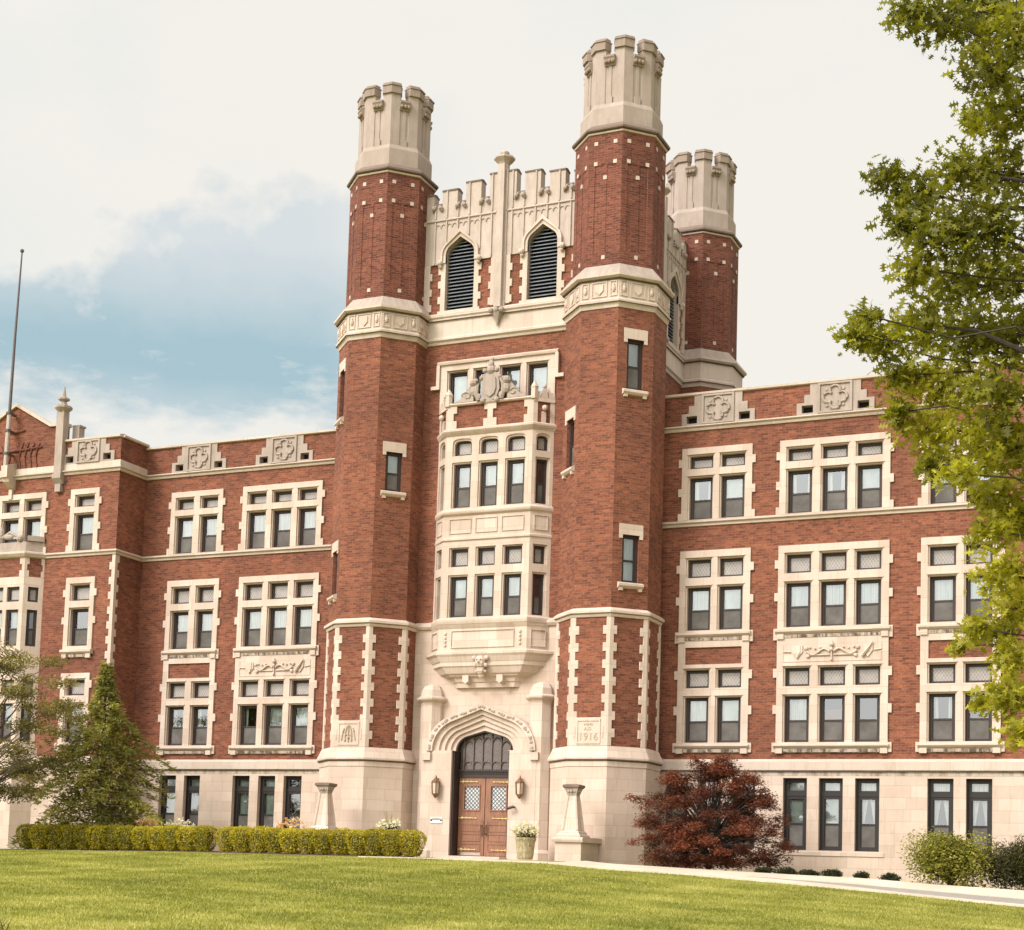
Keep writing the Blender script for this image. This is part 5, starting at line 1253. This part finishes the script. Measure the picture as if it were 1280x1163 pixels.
# -- airy tree at the left edge
def left_tree():
    b = (-15.9, -7.5, ground(-15.9, -7.5)); g = thing('leafy_tree', b, 'airy olive-green tree entering at the left edge of the view', 'tree'); tr = MB(); P = []; Rn = []
    tr.tube([b, (-15.9, -7.5, 2.2), (-15.7, -7.4, 4.5), (-15.6, -7.5, 6.6)], [.16, .13, .09, .02], 8)
    cl = []
    for k in range(64):
        a = RNG.uniform(0, 2 * math.pi); z = RNG.uniform(1.9, 6.9); rr = 3.5 * math.sin(math.pi * (z - 1.1) / 6.3) ** .6 * RNG.uniform(.25, 1); cl.append((b[0] + rr * math.cos(a), b[1] + rr * math.sin(a), z, RNG.uniform(.35, .6)))
    for q in ((-12.8, -7.4, 6.35, .4), (-12.3, -7.6, 5.6, .45), (-12.0, -7.8, 4.8, .5), (-12.1, -8.0, 4.0, .4), (-12.6, -7.4, 3.1, .35), (-13.3, -7.6, 2.5, .4), (-11.9, -7.8, 3.3, .18), (-13.4, -8, 5.2, .5), (-13.3, -8, 4.2, .5), (-13.6, -8, 6.3, .5)): cl.append(q)
    for x, y, z, r in cl:
        tr.tube(curve((b[0] + .1, b[1], max(1.6, z * .55)), (x, y, z), .25, .12, 5), [.04, .03, .022, .015, .010, .006], 5)
        n = int(1050 * r); d = in_ball(n, (x, y, z), r * 1.3, (1.2, 1.1, .42), .0); P.append(d); Rn.append(np.full(n, RNG.uniform(.2, .8)))
        for _ in range(3):
            e = Vector((x, y, z)) + Vector((RNG.gauss(0, 1), RNG.gauss(0, 1), RNG.gauss(0, .4))).normalized() * r * 1.3; tr.tube([Vector((x, y, z)), e], [.008, .004], 4)
    leaf_mesh('crown', 'street_leaf', np.concatenate(P), .088, OVAL, g, b, .3, np.concatenate(Rn), .05); tr.build('trunk', 'bark', g)
left_tree()

# -- the two clipped hedges, each a run of shrubs grown together
def hedge(x0, x1, y0, label):
    b = ((x0 + x1) / 2, y0, ground((x0 + x1) / 2, y0)); g = thing('clipped_hedge', b, label, 'hedge', 'clipped hedges before the entrance')
    P = []; Rn = []; n = round((x1 - x0) / .62); w_ = (x1 - x0) / n; cr = MB(); st = MB()
    for i in range(n):
        cx = x0 + w_ * (i + .5); cy = y0 + RNG.uniform(-.05, .05); gz = ground(cx, cy); h = .82 + RNG.uniform(-.02, .03); hue = RNG.uniform(.42, .80) - (.12 if RNG.random() < .3 else 0); N = 2900
        u = NR.uniform(-1, 1, (N, 3)); ax = NR.integers(0, 3, N); sg = np.where(NR.random(N) < .5, -1, 1); u[np.arange(N), ax] = sg * NR.uniform(.88, 1.04, N)
        zz = (u[:, 2] + 1) / 2; taper = .60 + .42 * np.clip(zz * 2.0, 0, 1) ** .8 - .16 * np.clip((zz - .72) / .28, 0, 1) ** 2; rnd_ = np.maximum(np.abs(u[:, 0]), np.abs(u[:, 1]))
        rr = 1 - .17 * (np.abs(u[:, 0]) * np.abs(u[:, 1])) ** 2 - .08 * (np.clip(zz - .8, 0, 1) * 5 * np.abs(u[:, 0])) ** 2
        X = cx + u[:, 0] * w_ * .56 * taper * rr; Y = cy + u[:, 1] * .40 * taper * rr; Zq = gz + .07 + (h - .07) * zz - .05 * (u[:, 0] ** 2 + u[:, 1] ** 2) * (zz > .8); P.append(np.stack([X, Y, Zq], 1)); Rn.append(hue - .22 + .34 * zz ** 1.0 * 0 + NR.normal(.19, .1, N))
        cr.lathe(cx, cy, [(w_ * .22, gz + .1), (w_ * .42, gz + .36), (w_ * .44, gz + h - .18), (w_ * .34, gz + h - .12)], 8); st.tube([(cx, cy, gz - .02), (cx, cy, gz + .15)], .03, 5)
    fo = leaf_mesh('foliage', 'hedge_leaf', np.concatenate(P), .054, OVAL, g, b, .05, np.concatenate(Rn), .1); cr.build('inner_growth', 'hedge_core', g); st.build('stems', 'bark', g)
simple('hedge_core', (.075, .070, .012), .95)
hedge(-15.3, -7.50, -5.6, 'long clipped yellow-green hedge running from the conifer to the gap')
hedge(-7.16, .05, -5.6, 'clipped yellow-green hedge between the gap and the entrance walk')

def bush(name, x, y, rx, ry, h, mat, leaf, shape, n, label, cat, group=None, flat=.2, stems=True, lumps=9):
    b = (x, y, ground(x, y)); g = thing(name, b, label, cat, group); P = []; Rn = []; st = MB()
    for k in range(lumps):
        a = RNG.uniform(0, 2 * math.pi); q = RNG.uniform(0, .62); cx, cy = x + q * rx * math.cos(a), y + q * ry * math.sin(a); cz = b[2] + h * RNG.uniform(.30, .72) * (1.05 - .4 * q); r = min(rx, h) * RNG.uniform(.38, .55); m_ = n // lumps
        d = in_ball(m_, (cx, cy, cz), r, (rx / min(rx, h) if rx > h else 1, 1, .9), .2); d[:, 2] = np.maximum(d[:, 2], b[2] + .03); P.append(d); Rn.append(np.full(m_, RNG.uniform(.2, .8)))
        if stems: st.tube(curve(b, (cx, cy, cz), .1, .1, 3), [.03, .022, .015, .008], 5)
    leaf_mesh('foliage', mat, np.concatenate(P), leaf, shape, g, b, flat, np.concatenate(Rn), .08)
    if stems: st.build('stems', 'bark', g)
    return g, b
bush('leafy_shrub', 15.35, -3.6, 1.45, .8, 1.55, 'bush_leaf', .085, OVAL, 15000, 'rounded green shrub before the basement windows of the right wing', 'shrub', flat=.35, lumps=26)
bush('yew_shrub', 17.5, -3.3, 1.7, .9, 1.5, 'yew_leaf', .085, NEED * np.array([1, 3]), 22000, 'dark green yew shrub at the right edge beside the rounded shrub', 'shrub', flat=.1, lumps=14)
for i, x in enumerate((10.2, 10.9, 11.5, 12.2, 13.0, 13.8)):
    bush('low_box_plant', x, -3.9, .36, .24, .19 + .03 * (i % 2), 'box_leaf', .05, OVAL, 2200, ('low dark plant half under the right side of the red maple', 'low dark plant second from the red maple in the row along the sidewalk', 'low dark plant third from the red maple in the row along the sidewalk', 'low dark plant fourth from the red maple in the row along the sidewalk', 'low dark plant second from the green shrub in the row along the sidewalk', 'low dark plant nearest the rounded green shrub')[i], 'shrub', 'low dark plants along the sidewalk', stems=False, lumps=12)
def flowers(name, x, y, r, h, petal, label, n=44, cat='flowers', leafm='bush_leaf', psz=.095):
    g, b = bush(name, x, y, r, r, h, leafm, .06, OVAL, 900, label, cat, lumps=6)
    P = in_ball(n * 6, (x, y, b[2] + h * .72), r * 1.0, (1, 1, .45), .7); P[:, 2] = np.abs(P[:, 2] - b[2] - h * .78) + b[2] + h * .78; c = P[:n]; Q = np.repeat(c, 6, 0) + NR.normal(0, .022, (n * 6, 3))
    leaf_mesh('blossoms', petal, Q, psz, OVAL, g, b, .2)
flowers('rose_bush', -10.84, -4.6, .38, 1.12, 'rose_petal', 'small rose bush with peach blooms behind the hedge near the conifer')
flowers('flowering_bush', -9.52, -4.6, .50, 1.02, 'white_petal', 'low bush of pale cream flowers behind the left hedge', 40)
flowers('rose_bush', -5.16, -4.6, .50, 1.08, 'rose_petal', 'rose bush with orange and dark red growth behind the second hedge', 34, leafm='maple_leaf')

def planter(x, y, h, label, hidden=False):
    gz = ground(x, y) + .03; g = thing('flower_planter', (x, y, gz), label, 'planter', 'flower planters by the entrance')
    m = MB(); m.lathe(x, y, [(.22, gz), (.25, gz + .05), (.30, gz + h * .8), (.33, gz + h * .92), (.33, gz + h), (.27, gz + h), (.26, gz + h - .05)], 16, cap1=True); m.build('pot', 'woven_pot', g)
    P = in_ball(420, (x, y, gz + h + .10), .34, (1, 1, .55), .2); leaf_mesh('foliage', 'yew_leaf', P, .085, OVAL, g, (x, y, gz), .2)
    P = in_ball(480, (x, y, gz + h + .20), .38, (1, 1, .55), .75); leaf_mesh('blossoms', 'white_petal', P, .115, PALM, g, (x, y, gz), .3)
    n = 40; P = np.array([x, y, gz + h]) + NR.normal(0, .07, (n, 3)) * np.array([1, 1, .3]); U = np.stack([NR.normal(0, .3, n), NR.normal(0, .3, n), np.ones(n)], 1)
    leaf_mesh('tall_grass', 'grass_blade', P, .55, NEED * np.array([1, .5]), g, (x, y, gz), 0, None, 0, U)
def mat_woven():
    t = NT('woven_pot'); uv = t.uv(); n = t.noise(uv, 7, 6, .75, (2.2, 1, 1)); col = t.ramp(n, [(.3, (.12, .09, .045)), (.5, (.33, .27, .15)), (.7, (.55, .47, .30))]); t.bump(n, .8, .03); return t.base(col, .9)
mat_woven()
planter(2.42, -3.1, .68, 'woven barrel planter of white flowers right of the door')
planter(-1.58, -4.6, .72, 'planter of white and purple flowers half hidden behind the hedge by the door')

# -- grass
def grass():
    N = 460000
    # denser toward the camera; the visible wedge of lawn only
    Y = -7.6 - 27.5 * NR.random(N) ** .9; X = np.empty(N); lo = np.interp(Y, [-36, -30, -20, -7.5], [1.0, -1.0, -13.5, -26.5]); hi = np.interp(Y, [-36, -30, -20, -7.5], [25, 25, 25, 25]); X = lo + (hi - lo) * NR.random(N)
    zb = np.interp(X, ZBX, ZBY); t = np.clip((-7.5 - Y) / 40, 0, 1); Z = zb * (1 - t) - 1.65 * t
    k = 3; ang = NR.uniform(0, 2 * math.pi, N); h = NR.uniform(.022, .055, N); w = NR.uniform(.006, .013, N); lx, ly = NR.normal(0, .022, N), NR.normal(0, .022, N)
    V = np.empty((N, 3, 3)); V[:, 0] = np.stack([X - w * np.cos(ang), Y - w * np.sin(ang), Z - .005], 1); V[:, 1] = np.stack([X + w * np.cos(ang), Y + w * np.sin(ang), Z - .005], 1); V[:, 2] = np.stack([X + lx, Y + ly, Z + h], 1)
    def nz(x, y, s, sd):
        r = np.random.default_rng(sd); o = 0
        for _ in range(7): a, b, c = r.normal(0, s), r.normal(0, s), r.uniform(0, 6.28); o = o + np.sin(a * x + b * y + c)
        return o / 7 ** .5
    rn = .40 + .20 * nz(X, Y, .5, 3) + .18 * nz(X, Y, 2.2, 5) + .12 * nz(X * .4, Y, 5.0, 9) + NR.normal(0, .2, N)
    me = bpy.data.meshes.new('grass'); me.vertices.add(N * 3); me.vertices.foreach_set('co', V.ravel()); me.loops.add(N * 3); me.loops.foreach_set('vertex_index', np.arange(N * 3, dtype=np.int32)); me.polygons.add(N); me.polygons.foreach_set('loop_start', np.arange(0, N * 3, 3, dtype=np.int32))
    at = me.attributes.new('rnd', 'FLOAT', 'FACE'); at.data.foreach_set('value', np.clip(rn, 0, 1).astype(np.float32)); me.update(calc_edges=True); me.materials.append(MATS['grass_blade'])
    o = bpy.data.objects.new('grass', me); COL.objects.link(o); tag(o, 'short mown yellow-green grass covering the sloping lawn', 'grass', kind='stuff')
grass()
def tuft():
    b = (8.15, -32.6, ground(8.15, -32.6)); g = []; n = 130
    P = np.array(b) + NR.normal(0, .09, (n, 3)) * np.array([1, 1, 0]); U = np.stack([NR.normal(0, .42, n), NR.normal(0, .42, n), np.ones(n)], 1)
    o = leaf_mesh('sedge_tuft', 'sedge_blade', P, .30, np.array([(0, -.025), (.5, -.02), (1, 0), (.5, .02), (0, .025)]), None, b, 0, None, 0, U); tag(o, 'dark wispy tuft of long grass at the bottom left corner of the lawn', 'grass tuft')
tuft()
